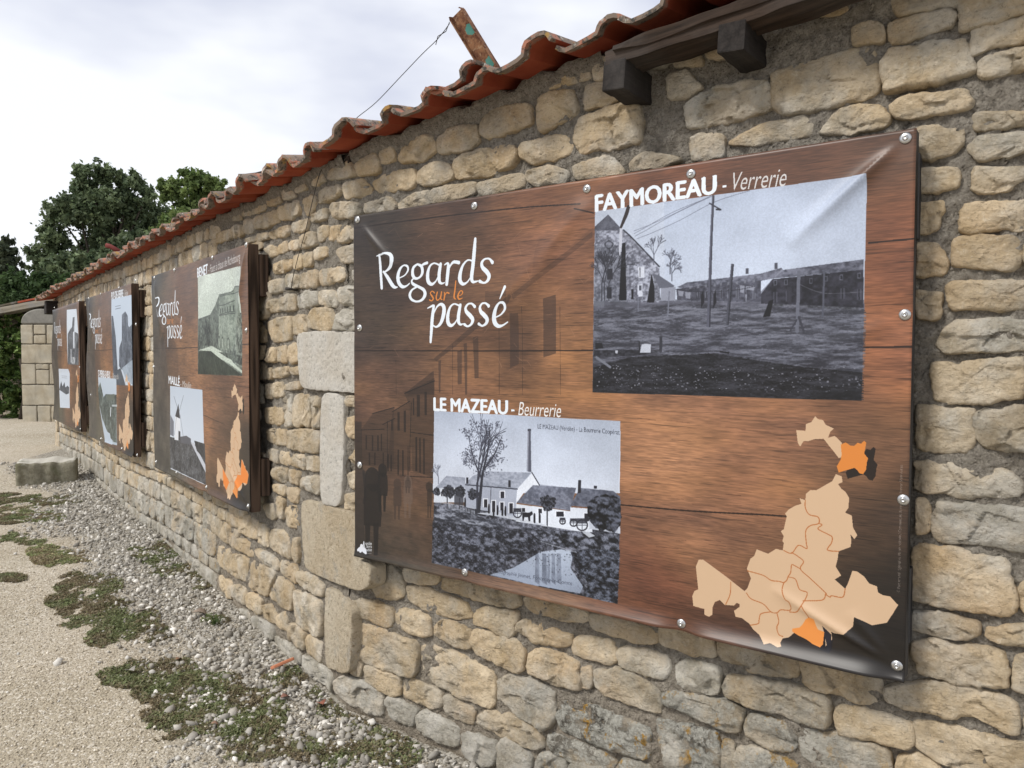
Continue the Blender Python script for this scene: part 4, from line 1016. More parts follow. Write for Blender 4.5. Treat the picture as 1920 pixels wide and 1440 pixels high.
# barn on the left
B.tpoly(Q3([(110,395),(275,395),(470,600),(475,720),(470,800),(108,800)]), (96,98,110), (182,187,202), (6,8), 16)
B.tpoly(Q3([(108,398),(112,375),(185,308),(262,390),(275,398)]), (78,80,92), (112,115,128), (8,10), 17)
B.tpoly(Q3([(108,480),(260,480),(300,620),(290,800),(105,800)]), (58,60,70), (140,144,156), (6,7), 18, .55)
B.poly(Q3([(265,470),(283,465),(288,790),(247,790)]), (24,24,30)); B.line(Q3([(272,395),(330,450),(470,600)]), 4, (58,60,70))
B.poly(Q3([(430,640),(470,650),(555,708),(545,720),(470,720)]), (104,107,120)); B.poly(Q3([(428,640),(445,720),(443,802),(403,802)]), (26,26,32)); B.tpoly(Q3([(440,645),(470,720),(480,785),(446,800)]), (88,90,100), (150,154,168), (5,7), 19)
B.poly(Q3([(480,720),(560,715),(560,790),(480,790)]), (150,154,168))
for P, c_ in (([(355,602),(388,600),(388,662),(355,664)], (206,211,222)), ([(350,702),(378,700),(378,768),(350,770)], (200,205,218)), ([(180,612),(212,612),(212,672),(180,674)], (48,49,58)), ([(180,716),(206,716),(206,780),(180,780)], (44,45,54)), ([(316,728),(328,728),(328,782),(316,782)], (30,30,36))): B.poly(Q3(P), c_)
B.poly(Q3([(362,606),(366,606),(366,660),(362,660)]), (60,60,70)); B.poly(Q3([(358,706),(372,706),(372,735),(358,735)]), (90,94,106))
B.line(Q3([(190,455),(214,475),(190,500),(168,475),(190,455)]), 4, (60,62,72)); B.poly(Q3([(172,460),(208,460),(208,494),(172,494)]), (110,113,126), .6)
B.line(Q3([(258,380),(256,470),(252,540)]), [9,10,7], (196,200,212)); B.line(Q3([(298,265),(285,310),(258,378)]), [11,12,8], (52,42,42))
rr_ = random.Random(4)
for x0 in (150, 165, 190): B.tree(Q3([(x0,790)])[0], Q3([(x0-20,520)])[0], 1.0, rr_, (52,53,62), wd=3)
B.tree(Q3([(440,590)])[0], Q3([(450,430)])[0], 1.0, rr_, (96,99,112), wd=3); B.tree(Q3([(530,640)])[0], Q3([(535,510)])[0], 1.5, rr_, (90,93,106), wd=4); B.tree(Q3([(540,680)])[0], Q3([(550,560)])[0], 1.6, rr_, (90,93,106), wd=3)
# posts, wires
for P in ([(770,205),(560,305),(335,430)],[(745,215),(540,300),(330,415)],[(980,175),(780,240),(570,350),(345,445)],[(760,205),(500,330),(330,400)]): B.line(Q3(P), 1.6, (112,116,132), .8)
B.poly(Q3([(770,200),(783,200),(765,700),(758,940),(736,940),(748,700)]), (96,98,112)); B.poly(Q3([(777,200),(783,200),(765,700),(758,940),(750,940),(760,700)]), (58,59,70)); B.line(Q3([(755,245),(820,282)]), 3.5, (60,60,72)); B.poly(Q3([(790,276),(820,276),(816,286),(792,284)]), (40,40,48))
B.poly(Q3([(878,586),(894,586),(862,930),(844,930)]), (84,86,98)); B.poly(Q3([(888,586),(894,586),(862,930),(855,930)]), (52,53,62)); B.line(Q3([(1258,632),(1247,965)]), 9, (112,115,128)); B.line(Q3([(1400,632),(1391,880)]), 5, (92,95,108))
B.line(Q3([(1257,885),(1284,965)]), 6, (66,67,78)); B.line(Q3([(1245,900),(1208,962)]), 4, (66,67,78)); B.line(Q3([(526,740),(518,878)]), 3.5, (120,124,138)); B.line(Q3([(353,760),(353,852)]), 3, (120,124,138)); B.line(Q3([(480,1000),(478,1075)]), 9, (56,57,66)); B.line(Q3([(358,1020),(360,1095)]), 3.5, (36,36,42))
B.tpoly(Q3([(105,1070),(240,1070),(360,1068),(480,1068),(480,1080),(330,1100),(200,1108),(100,1105)]), (28,28,34), (84,86,96), (8,10), 20, .8)
B.poly(Q3([(372,1038),(392,1034),(424,1036),(422,1084),(362,1084)]), (188,193,205)); B.poly(Q3([(225,1070),(240,1072),(236,1090),(224,1086)]), (190,194,205)); B.poly(Q3([(810,1074),(865,1080),(864,1090),(812,1082)]), (28,28,34)); B.poly(Q3([(104,795),(165,798),(162,826),(104,824)]), (112,115,126)); B.line(Q3([(118,1110),(195,1165)]), 8, (130,134,146)); B.poly(Q3([(200,798),(285,795),(320,825),(260,828)]), (88,90,100), .8); B.poly(Q3([(112,1030),(150,1030),(158,1060),(112,1062)]), (36,36,42))
B.poly([(1600,300),(1606,300),(1600,760),(1594,760)], (150,156,172), .0)
B.film(Q3(fx), 302)
# captions
B.dots(380, Q3([(110,1150),(1600,1320)]), random.Random(81), [(150,152,162),(106,108,118)], (1.5,6), .7)
B.btext('FAYMOREAU', (1119,397.5), (1344,363), 51, WHITE, 3.4); B.text('-', (1356,360.5), (1363,359.5), 46, WHITE, .004); B.text('Verrerie', (1374,358), (1475,349.5), 50, (205,204,204), -.004, .25)
# photo of the dairy
B.grad(D2([(602,172),(1795,238),(1798,700),(592,700)]), (184,193,209), (208,214,225))
B.tpoly(D2([(600,760),(1798,900),(1778,1410),(585,1150)]), (38,40,48), (142,146,160), (8,9), 30)
B.poly(D2([(1275,642),(1390,655),(1390,680),(1280,680)]), (168,174,188))
B.tpoly(D2([(930,560),(1230,568),(1140,672),(795,645),(850,590)]), (140,146,160), (172,178,192), (7,12), 31)
B.poly(D2([(800,650),(1138,674),(1130,850),(800,790)]), (166,172,186)); B.poly(D2([(1138,672),(1235,572),(1282,650),(1235,655),(1180,700),(1132,770)]), (216,221,230)); B.line(D2([(1232,568),(1282,648)]), 4, (60,62,72)); B.line(D2([(795,646),(1140,674)]), 4, (70,73,84))
B.tpoly(D2([(605,670),(680,590),(800,600),(800,665)]), (150,156,170), (176,182,196), (8,12), 32); B.poly(D2([(600,670),(800,665),(800,760),(598,760)]), (206,212,222))
B.tpoly(D2([(1135,760),(1240,648),(1520,665),(1480,812)]), (92,96,110), (134,139,154), (7,10), 33); B.tpoly(D2([(1480,780),(1545,665),(1755,685),(1798,720),(1798,800),(1600,790)]), (84,88,102), (124,129,144), (7,10), 34)
B.poly(D2([(1132,768),(1480,815),(1480,790),(1620,800),(1620,960),(1130,880)]), (212,218,228)); B.poly(D2([(1600,800),(1798,820),(1798,960),(1600,930)]), (190,196,208))
B.poly(D2([(1203,292),(1222,292),(1228,565),(1198,560)]), (92,95,108)); B.poly(D2([(1203,292),(1210,292),(1208,562),(1198,560)]), (150,154,168)); B.poly(D2([(1202,288),(1224,288),(1224,302),(1202,302)]), (76,78,90))
for x0, y0, x1, y1 in ((1080,618,1096,662),(1530,616,1550,698),(1632,652,1652,670),(808,600,822,640)): B.poly(D2([(x0,y0),(x1,y0),(x1,y1),(x0,y1)]), (46,47,56))
for x0, y0, x1, y1 in ((922,740,944,792),(975,750,996,830),(1030,690,1054,732),(1028,760,1050,810),(1088,765,1110,830),(1170,795,1190,820),(1275,800,1298,828),(1390,818,1438,850),(1570,830,1600,880),(645,700,655,720)):
    B.poly(D2([(x0-6,y0-6),(x1+6,y0-6),(x1+6,y1),(x0-6,y1)]), (226,230,238), .9); B.poly(D2([(x0,y0),(x1,y0),(x1,y1),(x0,y1)]), (46,47,56))
B.line(D2([(968,665),(966,760)]), 2.5, (70,72,84)); B.line(D2([(895,690),(895,790)]), 3, (90,94,106))
rr_ = random.Random(12)
for bx, by, w, n in ((690,690,44,500),(765,690,40,420),(615,690,26,240),(850,705,38,380),(1335,760,54,900),(1700,830,118,2600)):
    for _ in range(n):
        a_ = rr_.uniform(0, 6.28); r_ = rr_.random()**.65*(.84+.10*math.sin(a_*3+bx)+.07*math.sin(a_*7+by)+.07*math.sin(a_*12+n)); B.line(D2([(bx+math.cos(a_)*r_*w, by+math.sin(a_)*r_*w), (bx+math.cos(a_)*r_*w+3, by+math.sin(a_)*r_*w+3)]), rr_.uniform(3, 6), rr_.choice([(40,42,50),(70,73,84),(26,28,34),(96,100,112)]), .8)
for x, y0, y1 in ((685,730,800),(765,735,800),(1332,810,905)): B.line(D2([(x,y0),(x,y1)]), 5, (44,45,54))
B.tree(D2([(880,850)])[0], D2([(925,225)])[0], .75, rr_, (58,60,72), None, 0, wd=10)
for _ in range(85):
    a_ = rr_.uniform(0, 6.28); r_ = rr_.random()**.55; cx_ = 915+math.cos(a_)*r_*150; cy_ = 400+math.sin(a_)*r_*180
    for _k in range(13):
        x_ = cx_+rr_.gauss(0, 15); y_ = cy_+rr_.gauss(0, 14); B.line(D2([(x_, y_), (x_+rr_.uniform(-3, 3), y_+rr_.uniform(-3, 3))]), rr_.uniform(2, 5), rr_.choice([(84,88,102),(60,62,74),(112,116,130)]), .75); B.line(D2([(885,850),(900,700),(915,570),(945,440),(960,300)]), [14,13,9,6,3], (54,56,66)); B.line(D2([(905,600),(860,490),(820,330)]), [8,5,2], (62,64,76)); B.line(D2([(915,560),(990,450),(1040,330)]), [7,5,2], (62,64,76))
B.tree(D2([(628,640)])[0], D2([(635,520)])[0], 1.1, rr_, (120,124,138), wd=4)
for k in range(18): x = 690+k*10; B.line(D2([(x,765+k*3),(x,800+k*2)]), 3, (176,182,194), .8)
B.line(D2([(610,760),(720,770),(860,800)]), 3, (176,182,194), .8); B.poly(D2([(730,712),(790,715),(790,780),(730,775)]), (66,68,78), .8)
B.tpoly(D2([(870,830),(1010,820),(1330,905),(1330,915),(1010,850)]), (178,184,196), (206,211,220), (5,12), 35)
for x, y in ((955,800),(1010,810),(1042,815),(1062,815),(1250,860),(1283,860),(800,760),(985,815)): B.line(D2([(x,y-20),(x,y+24)]), 8, (36,37,45)); B.line(D2([(x,y-26),(x,y-22)]), 7, (60,60,70))
for x, y, r_ in ((1140,830,26),(1205,850,0),(1555,905,34),(1500,890,22),(1430,880,18)):
    if r_: B.line(D2([(x+r_*math.cos(k*.5), y+r_*math.sin(k*.5)) for k in range(14)]), 4, (44,45,54)); B.line(D2([(x-r_,y),(x+r_,y)]), 2, (60,62,72)); B.line(D2([(x,y-r_),(x,y+r_)]), 2, (60,62,72)); B.poly(D2([(x-r_,y-r_*1.3),(x+r_,y-r_*1.3),(x+r_,y-r_*.3),(x-r_,y-r_*.3)]), (52,54,64), .8)
B.poly(D2([(1170,822),(1215,825),(1235,815),(1240,835),(1222,848),(1222,880),(1212,880),(1208,855),(1185,852),(1180,878),(1172,878)]), (40,41,50))
B.tpoly(D2([(600,855),(1020,880),(1060,900),(1030,925),(800,900)]), (88,92,104), (134,139,152), (6,16), 36, .8)
B.tpoly(D2([(590,880),(800,890),(1230,940),(1300,1020),(1250,1090),(1050,1130),(1060,1200),(850,1180),(588,1130)]), (30,31,38), (120,124,138), (6,7), 37, .8)
B.tpoly(D2([(1200,925),(1780,960),(1790,1060),(1500,1050),(1300,1010)]), (34,36,44), (112,116,130), (6,8), 38, .85)
B.grad(D2([(1290,1075),(1420,1060),(1500,1075),(1480,1180),(1560,1300),(1540,1345),(1250,1290),(960,1225),(1110,1180),(1180,1140)]), (176,186,202), (156,166,184))
for x, w, a_ in ((1265,22,.5),(1312,26,.55),(1370,20,.5),(1405,26,.5),(1340,12,.4)): B.tpoly(D2([(x-w/2,1085),(x+w/2,1090),(x+w/2+4,1290),(x-w/2-4,1270)]), (70,76,90), (120,128,144), (9,5), 50+x, a_)
B.tpoly(D2([(1480,1075),(1560,1060),(1795,1060),(1778,1410),(1560,1360),(1600,1280),(1520,1200)]), (22,24,30), (96,102,118), (6,8), 39, .9)
B.dots(1600, D2([(600,900),(1780,1400)]), rr_, [(150,156,170),(120,125,140),(24,25,30)], (2,6), .45, fn=lambda u, v: v < .25+.55*u or u > .8 or u < .45 and v < .6)
B.stamp(D2([(590,890),(800,900),(1180,945),(1320,1030),(1240,1090),(1040,1140),(1060,1205),(850,1185),(588,1135)]), 30000, (30,32,40), (134,139,154), (3,3), (13,17), 201)
B.stamp(D2([(598,800),(760,800),(1000,880),(1060,900),(1030,925),(800,905),(600,880)]), 5000, (52,55,65), (160,165,178), (2,7), (14,40), 202)
B.stamp(D2([(1200,930),(1780,962),(1790,1060),(1500,1050),(1300,1015)]), 9000, (24,26,32), (140,145,160), (3,3), (22,26), 203)
B.stamp(D2([(1490,1075),(1560,1062),(1795,1062),(1778,1408),(1560,1358),(1600,1280),(1530,1200)]), 16000, (22,24,31), (122,129,145), (3,3), (13,15), 204)
B.stamp(D2([(1590,760),(1640,720),(1700,705),(1760,715),(1798,740),(1798,900),(1760,950),(1700,930),(1640,920),(1590,860)]), 9000, (18,20,26), (110,115,130), (3,3), (20,22), 205)
B.line(D2([(1290,1010),(1450,1060),(1520,1080)]), 3, (176,182,194), .6); B.poly(D2([(1555,950),(1600,948),(1640,975),(1600,985)]), (196,202,212), .9)
B.film(D2([(602,172),(1795,238),(1778,1410),(585,1150)]), 301)
B.text('LE MAZEAU (Vendée) - La Beurrerie Coopérat', D2([(1267,285)])[0], D2([(1790,325)])[0], 15, (66,70,82), .0)
B.text('Lithographie Jeunet, Fontenay-le-Comte', D2([(985,1210)])[0], D2([(1490,1292)])[0], 13, (62,68,82), .0, .2, .75)
B.btext('LE MAZEAU', (815.5,769.5), (953,776.5), 47, WHITE, 3.4); B.text('-', (960,777), (966,777.3), 44, WHITE, .004); B.text('Beurrerie', (973,778.5), (1053,782.5), 46, (226,226,226), -.004, .25)
draw_map(B, lambda x, y: (x, y))
# small print and emblem
uu = TA(1689, 1110); B.text('© Parc naturel régional du Marais poitevin / Communauté de communes Vendée Sèvre Autise', (uu[0]-1, uu[1]), (TA(1694,872)[0]-1, TA(1694,872)[1]), 7, (190,184,180), 0, 0, .55, px=False)
L12 = lambda P: [(x/12+660, y/12+990) for x, y in P]
for t_, y in (('vendée', 375), ('Sèvre', 442), ('autise', 515)): B.text(t_, L12([(320 if y < 400 else 345 if y < 500 else 335, y)])[0], L12([(468, y)])[0], 13, (205,208,212), .012)
B.line(L12([(235,400),(245,440),(232,470)]), [16,24,10], (214,217,222)); B.line(L12([(282,300),(272,400),(255,430)]), [3,6,9], (205,208,214)); B.line(L12([(290,300),(300,410),(325,470)]), [3,5,5], (190,194,200))
B.line(L12([(160,490),(200,470),(215,520),(255,480),(300,500),(340,555)]), [10,16,10,14,20,10], (210,213,220)); B.line(L12([(370,562),(460,562)]), 3, (140,140,142), .7)
IMG_A = B.image('banner_print_a')

# ---- the three farther banners share the layout of the big one
class SubT:
    def __init__(s, u0): s.pl = panelB; s.u0 = u0
    def __call__(s, px, py):
        u, z = panelB.hit(px, py); return (u-s.u0)/PW*CW2, (ZT+0.0075-z)/PHT*CH2
CW2, CH2 = 1280, 868; SC = CW2/1980
U2 = 0.0; U3 = panelB.hit(166, 690)[0]; U4 = panelB.hit(101, 690)[0]; W4 = panelB.hit(150.5, 690)[0]-U4
def basefar(T, seed, dark=1.0):
    c = Canvas(CW2, CH2, T); A = lambda x, y: c.T(0, 0)
    gx = [(0.02,.03,(60,58,56)),(.05,.2,(72,66,62)),(.2,.25,(98,78,66)),(.35,.3,(126,94,76)),(.4,.1,(104,78,66)),(.8,.05,(88,68,58)),(.97,.2,(112,82,68)),(.97,.5,(134,98,80)),(.6,.7,(156,114,90)),(.5,.5,(140,104,84)),(.3,.5,(118,90,76)),
          (.1,.6,(86,78,74)),(.08,.85,(78,76,74)),(.25,.9,(92,88,84)),(.2,.97,(76,74,72)),(.7,.93,(92,72,62)),(.93,.93,(42,38,37)),(.98,.8,(60,50,46)),(.75,.85,(112,84,70))]
    X0 = c.X; c.X = lambda pts: np.array([(p[0]*CW2, p[1]*CH2) for p in pts]); field(c, gx, seed); c.X = X0
    c.line([(0,.375*CH2),(CW2*.4,.378*CH2),(CW2,.37*CH2)], 3, (38,28,24), .8, px=False); c.line([(0,.68*CH2),(CW2*.25,.70*CH2)], 3, (48,42,38), .7, px=False); c.line([(.5*CW2,.66*CH2),(CW2*.8,.69*CH2)], 2.5, (48,36,30), .7, px=False)
    c.tpoly([(0,.42*CH2),(.16*CW2,.30*CH2),(.22*CW2,.62*CH2),(.2*CW2,CH2),(0,CH2)], (56,54,53), (104,98,92), (40,40), seed+9, .55, px=False)
    c.poly([(.10*CW2,.42*CH2),(.20*CW2,.22*CH2),(.33*CW2,.40*CH2),(.33*CW2,.6*CH2),(.1*CW2,.62*CH2)], (70,58,52), .22, px=False)
    return c
def S2(P, s=2.667, ox=280, oy=440): return [(x/s+ox, y/s+oy) for x, y in P]
two = basefar(SubT(U2), 60); c = two
draw_title(c, SC, sw=.95)
c.btext('BENET', (371.5,520.5), (391,513), 36, WHITE, 2.2); c.text('- Fours à chaux de Richebourg', (392.5,513), (452,488.5), 30, (196,194,192), .0, .2)
Q6 = lambda P: [(x/6+360, y/6+480) for x, y in P]
c.grad(Q6([(72,235),(555,110),(570,760),(75,720)]), (206,214,206), (190,200,190))
c.tpoly(Q6([(72,710),(210,660),(300,650),(570,640),(572,1350),(78,1330)]), (62,68,64), (150,160,150), (7,5), 70)
c.tpoly(Q6([(78,725),(200,735),(300,700),(310,1040),(80,1060)]), (52,58,54), (138,148,138), (9,5), 71)
c.tpoly(Q6([(205,670),(265,560),(310,440),(320,660),(315,1040),(230,1010)]), (70,76,72), (132,142,132), (7,5), 72)
c.tpoly(Q6([(310,430),(440,400),(470,345),(545,345),(558,680),(500,720),(490,960),(430,1070),(310,1040)]), (126,136,126), (162,172,160), (9,9), 73)
for k in range(6): x = 322+k*26; c.poly(Q6([(x,595-k*8),(x+10,592-k*8),(x+10,640-k*5),(x,645-k*5)]), (66,72,68), .8)
for P in ([(315,560),(380,545),(465,500)],[(318,660),(400,635),(480,620)],[(325,440),(440,405),(470,350),(545,340)],[(320,455),(545,400)],[(315,670),(480,640)]): c.line(Q6(P), 3, (70,76,72), .8)
for x, y in ((312,905),(352,915),(412,925)): c.line(Q6([(x-9,y+110),(x-7,y+30),(x,y),(x+10,y+20),(x+20,y+130)]), 4, (74,80,76)); c.poly(Q6([(x-6,y+30),(x,y+10),(x+8,y+30),(x+10,y+120),(x-6,y+110)]), (168,178,166), .7)
c.tpoly(Q6([(500,690),(560,660),(570,780),(560,1100),(470,1060)]), (54,60,56), (170,180,168), (8,5), 74)
c.poly(Q6([(80,1060),(230,1010),(300,1050),(420,1120),(470,1200),(572,1290),(572,1320),(440,1220),(300,1140),(220,1070)]), (196,206,194)); c.tpoly(Q6([(310,1080),(390,1090),(460,1110),(570,1120),(570,1240),(470,1180),(400,1140)]), (40,46,42), (128,138,128), (7,5), 75)
c.tpoly(Q6([(80,1070),(220,1068),(270,1110),(400,1210),(520,1300),(568,1345),(78,1330)]), (44,52,44), (76,86,74), (10,8), 76)
c.btext('MAILLÉ', (317,719), (337.5,724), 34, WHITE, 2.2); c.text('- Moulin', (339,724.5), (360,728.5), 26, (200,198,196), .0, .2)
c.grad(S2([(105,755),(270,775),(280,1250),(110,1170)]), (190,200,212), (208,215,224))
c.tpoly(S2([(105,1010),(200,1030),(280,1080),(284,1250),(108,1165)]), (52,54,58), (112,114,118), (7,6), 80); c.dots(420, [(.28*CW2,.84*CH2),(.52*CW2,.985*CH2)], rr_, [(186,188,192),(150,152,156)], (2,5), .7, px=False, fn=lambda u, v: int(v*9) % 2 == 0 and u < .85)
c.poly(S2([(132,905),(158,915),(160,1030),(130,1025)]), (214,218,224)); c.poly(S2([(148,845),(158,920),(132,908)]), (60,62,70)); c.poly(S2([(108,900),(126,935),(126,1010),(108,1000)]), (120,124,134))
for P in ([(124,808),(150,885)],[(174,805),(150,895)],[(158,900),(176,1020)],[(140,900),(130,1000)]): c.line(S2(P), 3, (80,82,90))
c.poly(S2([(150,980),(160,985),(160,1030),(150,1028)]), (60,62,70)); c.poly(S2([(160,1010),(190,1005),(212,1020),(212,1050),(160,1040)]), (96,98,106)); c.poly(S2([(212,1040),(225,1040),(282,1150),(284,1190),(240,1100)]), (192,196,204)); c.tpoly(S2([(228,1030),(280,1045),(282,1130),(240,1080)]), (44,46,50), (84,86,90), (7,5), 81)
c.film(Q6([(72,235),(555,110),(572,1350),(78,1330)]), 303, .16)
draw_map(c, lambda x, y: (x*SC, y*SC))
c.poly([(p[0]*SC, p[1]*SC) for p in [TA(*C3(*q)) for q in [(755,1075),(800,1140),(835,1165),(900,1120),(1000,1080),(1150,1105),(1205,1015),(1100,940),(975,840),(940,1000),(830,990)]]], (224,140,66), 1, px=False)
c.poly([(p[0]*SC, p[1]*SC) for p in [TA(*C3(*q)) for q in [(425,945),(560,1050),(500,1090),(455,1118),(372,1045),(355,900)]]], (224,140,66), 1, px=False)
c.poly([(p[0]*SC, p[1]*SC) for p in [TA(*C3(*q)) for q in MAP_ORANGE]], SAND, 1, px=False)
IMG_B = two.image('banner_print_b')
three = basefar(SubT(U3), 90); c = three
draw_title(c, SC, sw=.95)
Q14 = lambda P: [(x/14.4+160, y/14.4+520) for x, y in P]
c.btext('PUY-DE-SERRE', Q14([(722,600)])[0], Q14([(1040,530)])[0], 40, WHITE, 2.2); c.text('- Église', Q14([(1050,530)])[0], Q14([(1165,490)])[0], 32, (200,198,196), 0, .2)
c.grad(Q14([(722,600),(1310,460),(1320,2920),(760,2900)]), (186,198,212), (200,210,220))
c.tpoly(Q14([(735,1040),(775,1040),(840,1600),(880,2500),(760,2900),(745,2000)]), (66,74,86), (110,118,130), (8,5), 91)
c.tpoly(Q14([(1000,1010),(1090,920),(1160,1040),(1170,1300),(1200,1350),(1290,1250),(1320,1600),(1320,2300),(1000,2500),(920,2400),(930,1900),(1000,1700)]), (66,74,86), (126,134,146), (8,5), 92)
c.tpoly(Q14([(1000,2450),(1320,2200),(1320,2940),(1080,2700)]), (140,152,164), (172,184,196), (8,5), 93); c.tpoly(Q14([(760,2900),(880,2500),(960,2450),(1100,2920)]), (66,74,84), (100,108,118), (8,5), 94)
for y in (760, 830): c.line(Q14([(830,y+30),(970,y-5)]), 3.5, (96,104,116), .8)
c.poly(Q14([(1120,1060),(1130,1400),(1150,1400),(1145,1060)]), (130,140,152), .7)
Q8 = lambda P: [(x/8+165, y/8+680) for x, y in P]
c.btext('ST-PIERRE-LE-VIEUX', Q8([(160,210)])[0], Q8([(335,235)])[0], 40, WHITE, 2.2); c.text('- Bords', Q8([(345,238)])[0], Q8([(460,248)])[0], 30, (190,188,186), 0, .2)
c.grad(Q8([(158,215),(425,245),(445,1240),(265,1190),(180,640)]), (190,201,212), (172,184,194))
c.tpoly(Q8([(155,400),(190,290),(215,400),(240,520),(270,470),(430,480),(440,1200),(370,1180),(240,900),(180,640)]), (52,62,60), (126,136,132), (9,6), 95)
c.poly(Q8([(235,860),(270,960),(290,1030),(340,1060),(350,1130),(380,1170),(378,1230),(270,1190),(240,950)]), (186,198,210)); c.poly(Q8([(345,670),(357,670),(352,815),(342,800)]), (200,206,210)); c.poly(Q8([(290,480),(400,470),(400,560),(290,570)]), (104,112,104)); c.poly(Q8([(365,630),(440,630),(440,660),(365,655)]), (196,204,208), .8)
draw_map(c, lambda x, y: (x*SC, y*SC))
c.poly([(p[0]*SC, p[1]*SC) for p in [TA(*C3(*q)) for q in MAP_ORANGE]], (0,0,0), 0, px=False)
IMG_C = three.image('banner_print_c')
four = basefar(SubT(U4), 120); c = four
draw_title(c, SC, sw=.9)
Q9 = lambda P: [(x/9+95, y/9+560) for x, y in P]; Q9b = lambda P: [(x/9+95, y/9+660) for x, y in P]
c.grad(Q9([(280,190),(440,175),(475,650),(478,1120),(290,1110)]), (204,212,222), (206,214,222))
c.tpoly(Q9([(300,600),(340,520),(372,480),(380,320),(410,310),(405,560),(430,570),(480,600),(478,1120),(290,1110)]), (62,65,72), (136,140,146), (9,5), 121); c.poly(Q9([(385,560),(410,560),(410,840),(392,840)]), (206,212,220)); c.poly(Q9([(345,850),(358,850),(362,1080),(345,1080)]), (180,184,190)); c.tpoly(Q9([(365,980),(420,1000),(410,1100),(360,1100)]), (130,134,138), (206,210,214), (8,5), 122)
c.poly(Q9([(440,800),(478,640),(478,840),(440,840)]), (50,52,56))
c.poly(Q9b([(135,285),(300,290),(328,365),(330,950),(165,940)]), (202,210,220)); c.tpoly(Q9b([(150,640),(175,490),(200,580),(235,510),(250,600),(290,570),(320,600),(318,700),(270,720),(220,690),(165,650)]), (72,76,84), (120,124,132), (8,5), 123)
for y in (410, 440): c.line(Q9b([(185,y-5),(280,y+2)]), 3.5, (130,136,146), .7)
for x in (190, 225, 265, 300): c.line(Q9b([(x,770),(x+5,920)]), 4, (150,156,166), .8)
for k in range(9): c.line(Q9b([(145+k*18,300),(150+k*18,345)]), 5, (110,104,98), .6)
draw_map(c, lambda x, y: (x*SC, y*SC))
IMG_D = four.image('banner_print_d')

def mat_banner(name, img):
    k = MB_(name); uv = k.N('ShaderNodeTexCoord').outputs['UV']
    t = k.N('ShaderNodeTexImage', {'Vector': uv}); t.image = img; t.interpolation = 'Linear'; t.extension = 'EXTEND'
    g = k.N('ShaderNodeGamma', {0: t.outputs[0], 1: 1.16}).outputs[0]
    n = k.noise(3.0, 3, .5)
    b = k.bump(k.noise(420, 2, .5), 0.06, 0.001)
    k.I(k.b.inputs['Coat Weight'], 0.08); k.I(k.b.inputs['Coat Roughness'], 0.36)
    return k.done(k.mix(1.0, g, (PRINT_K,)*3, 'MULTIPLY'), k.ramp(n, (0.3, 0.40), (0.7, 0.47)), b, 0.42)
PRINT_K = 0.97
def seglen(p, a, b):
    p, a, b = map(np.array, (p, a, b)); d = b-a; t = np.clip(((p-a)@d)/(d@d), 0, 1); return np.linalg.norm(p-a-t*d)
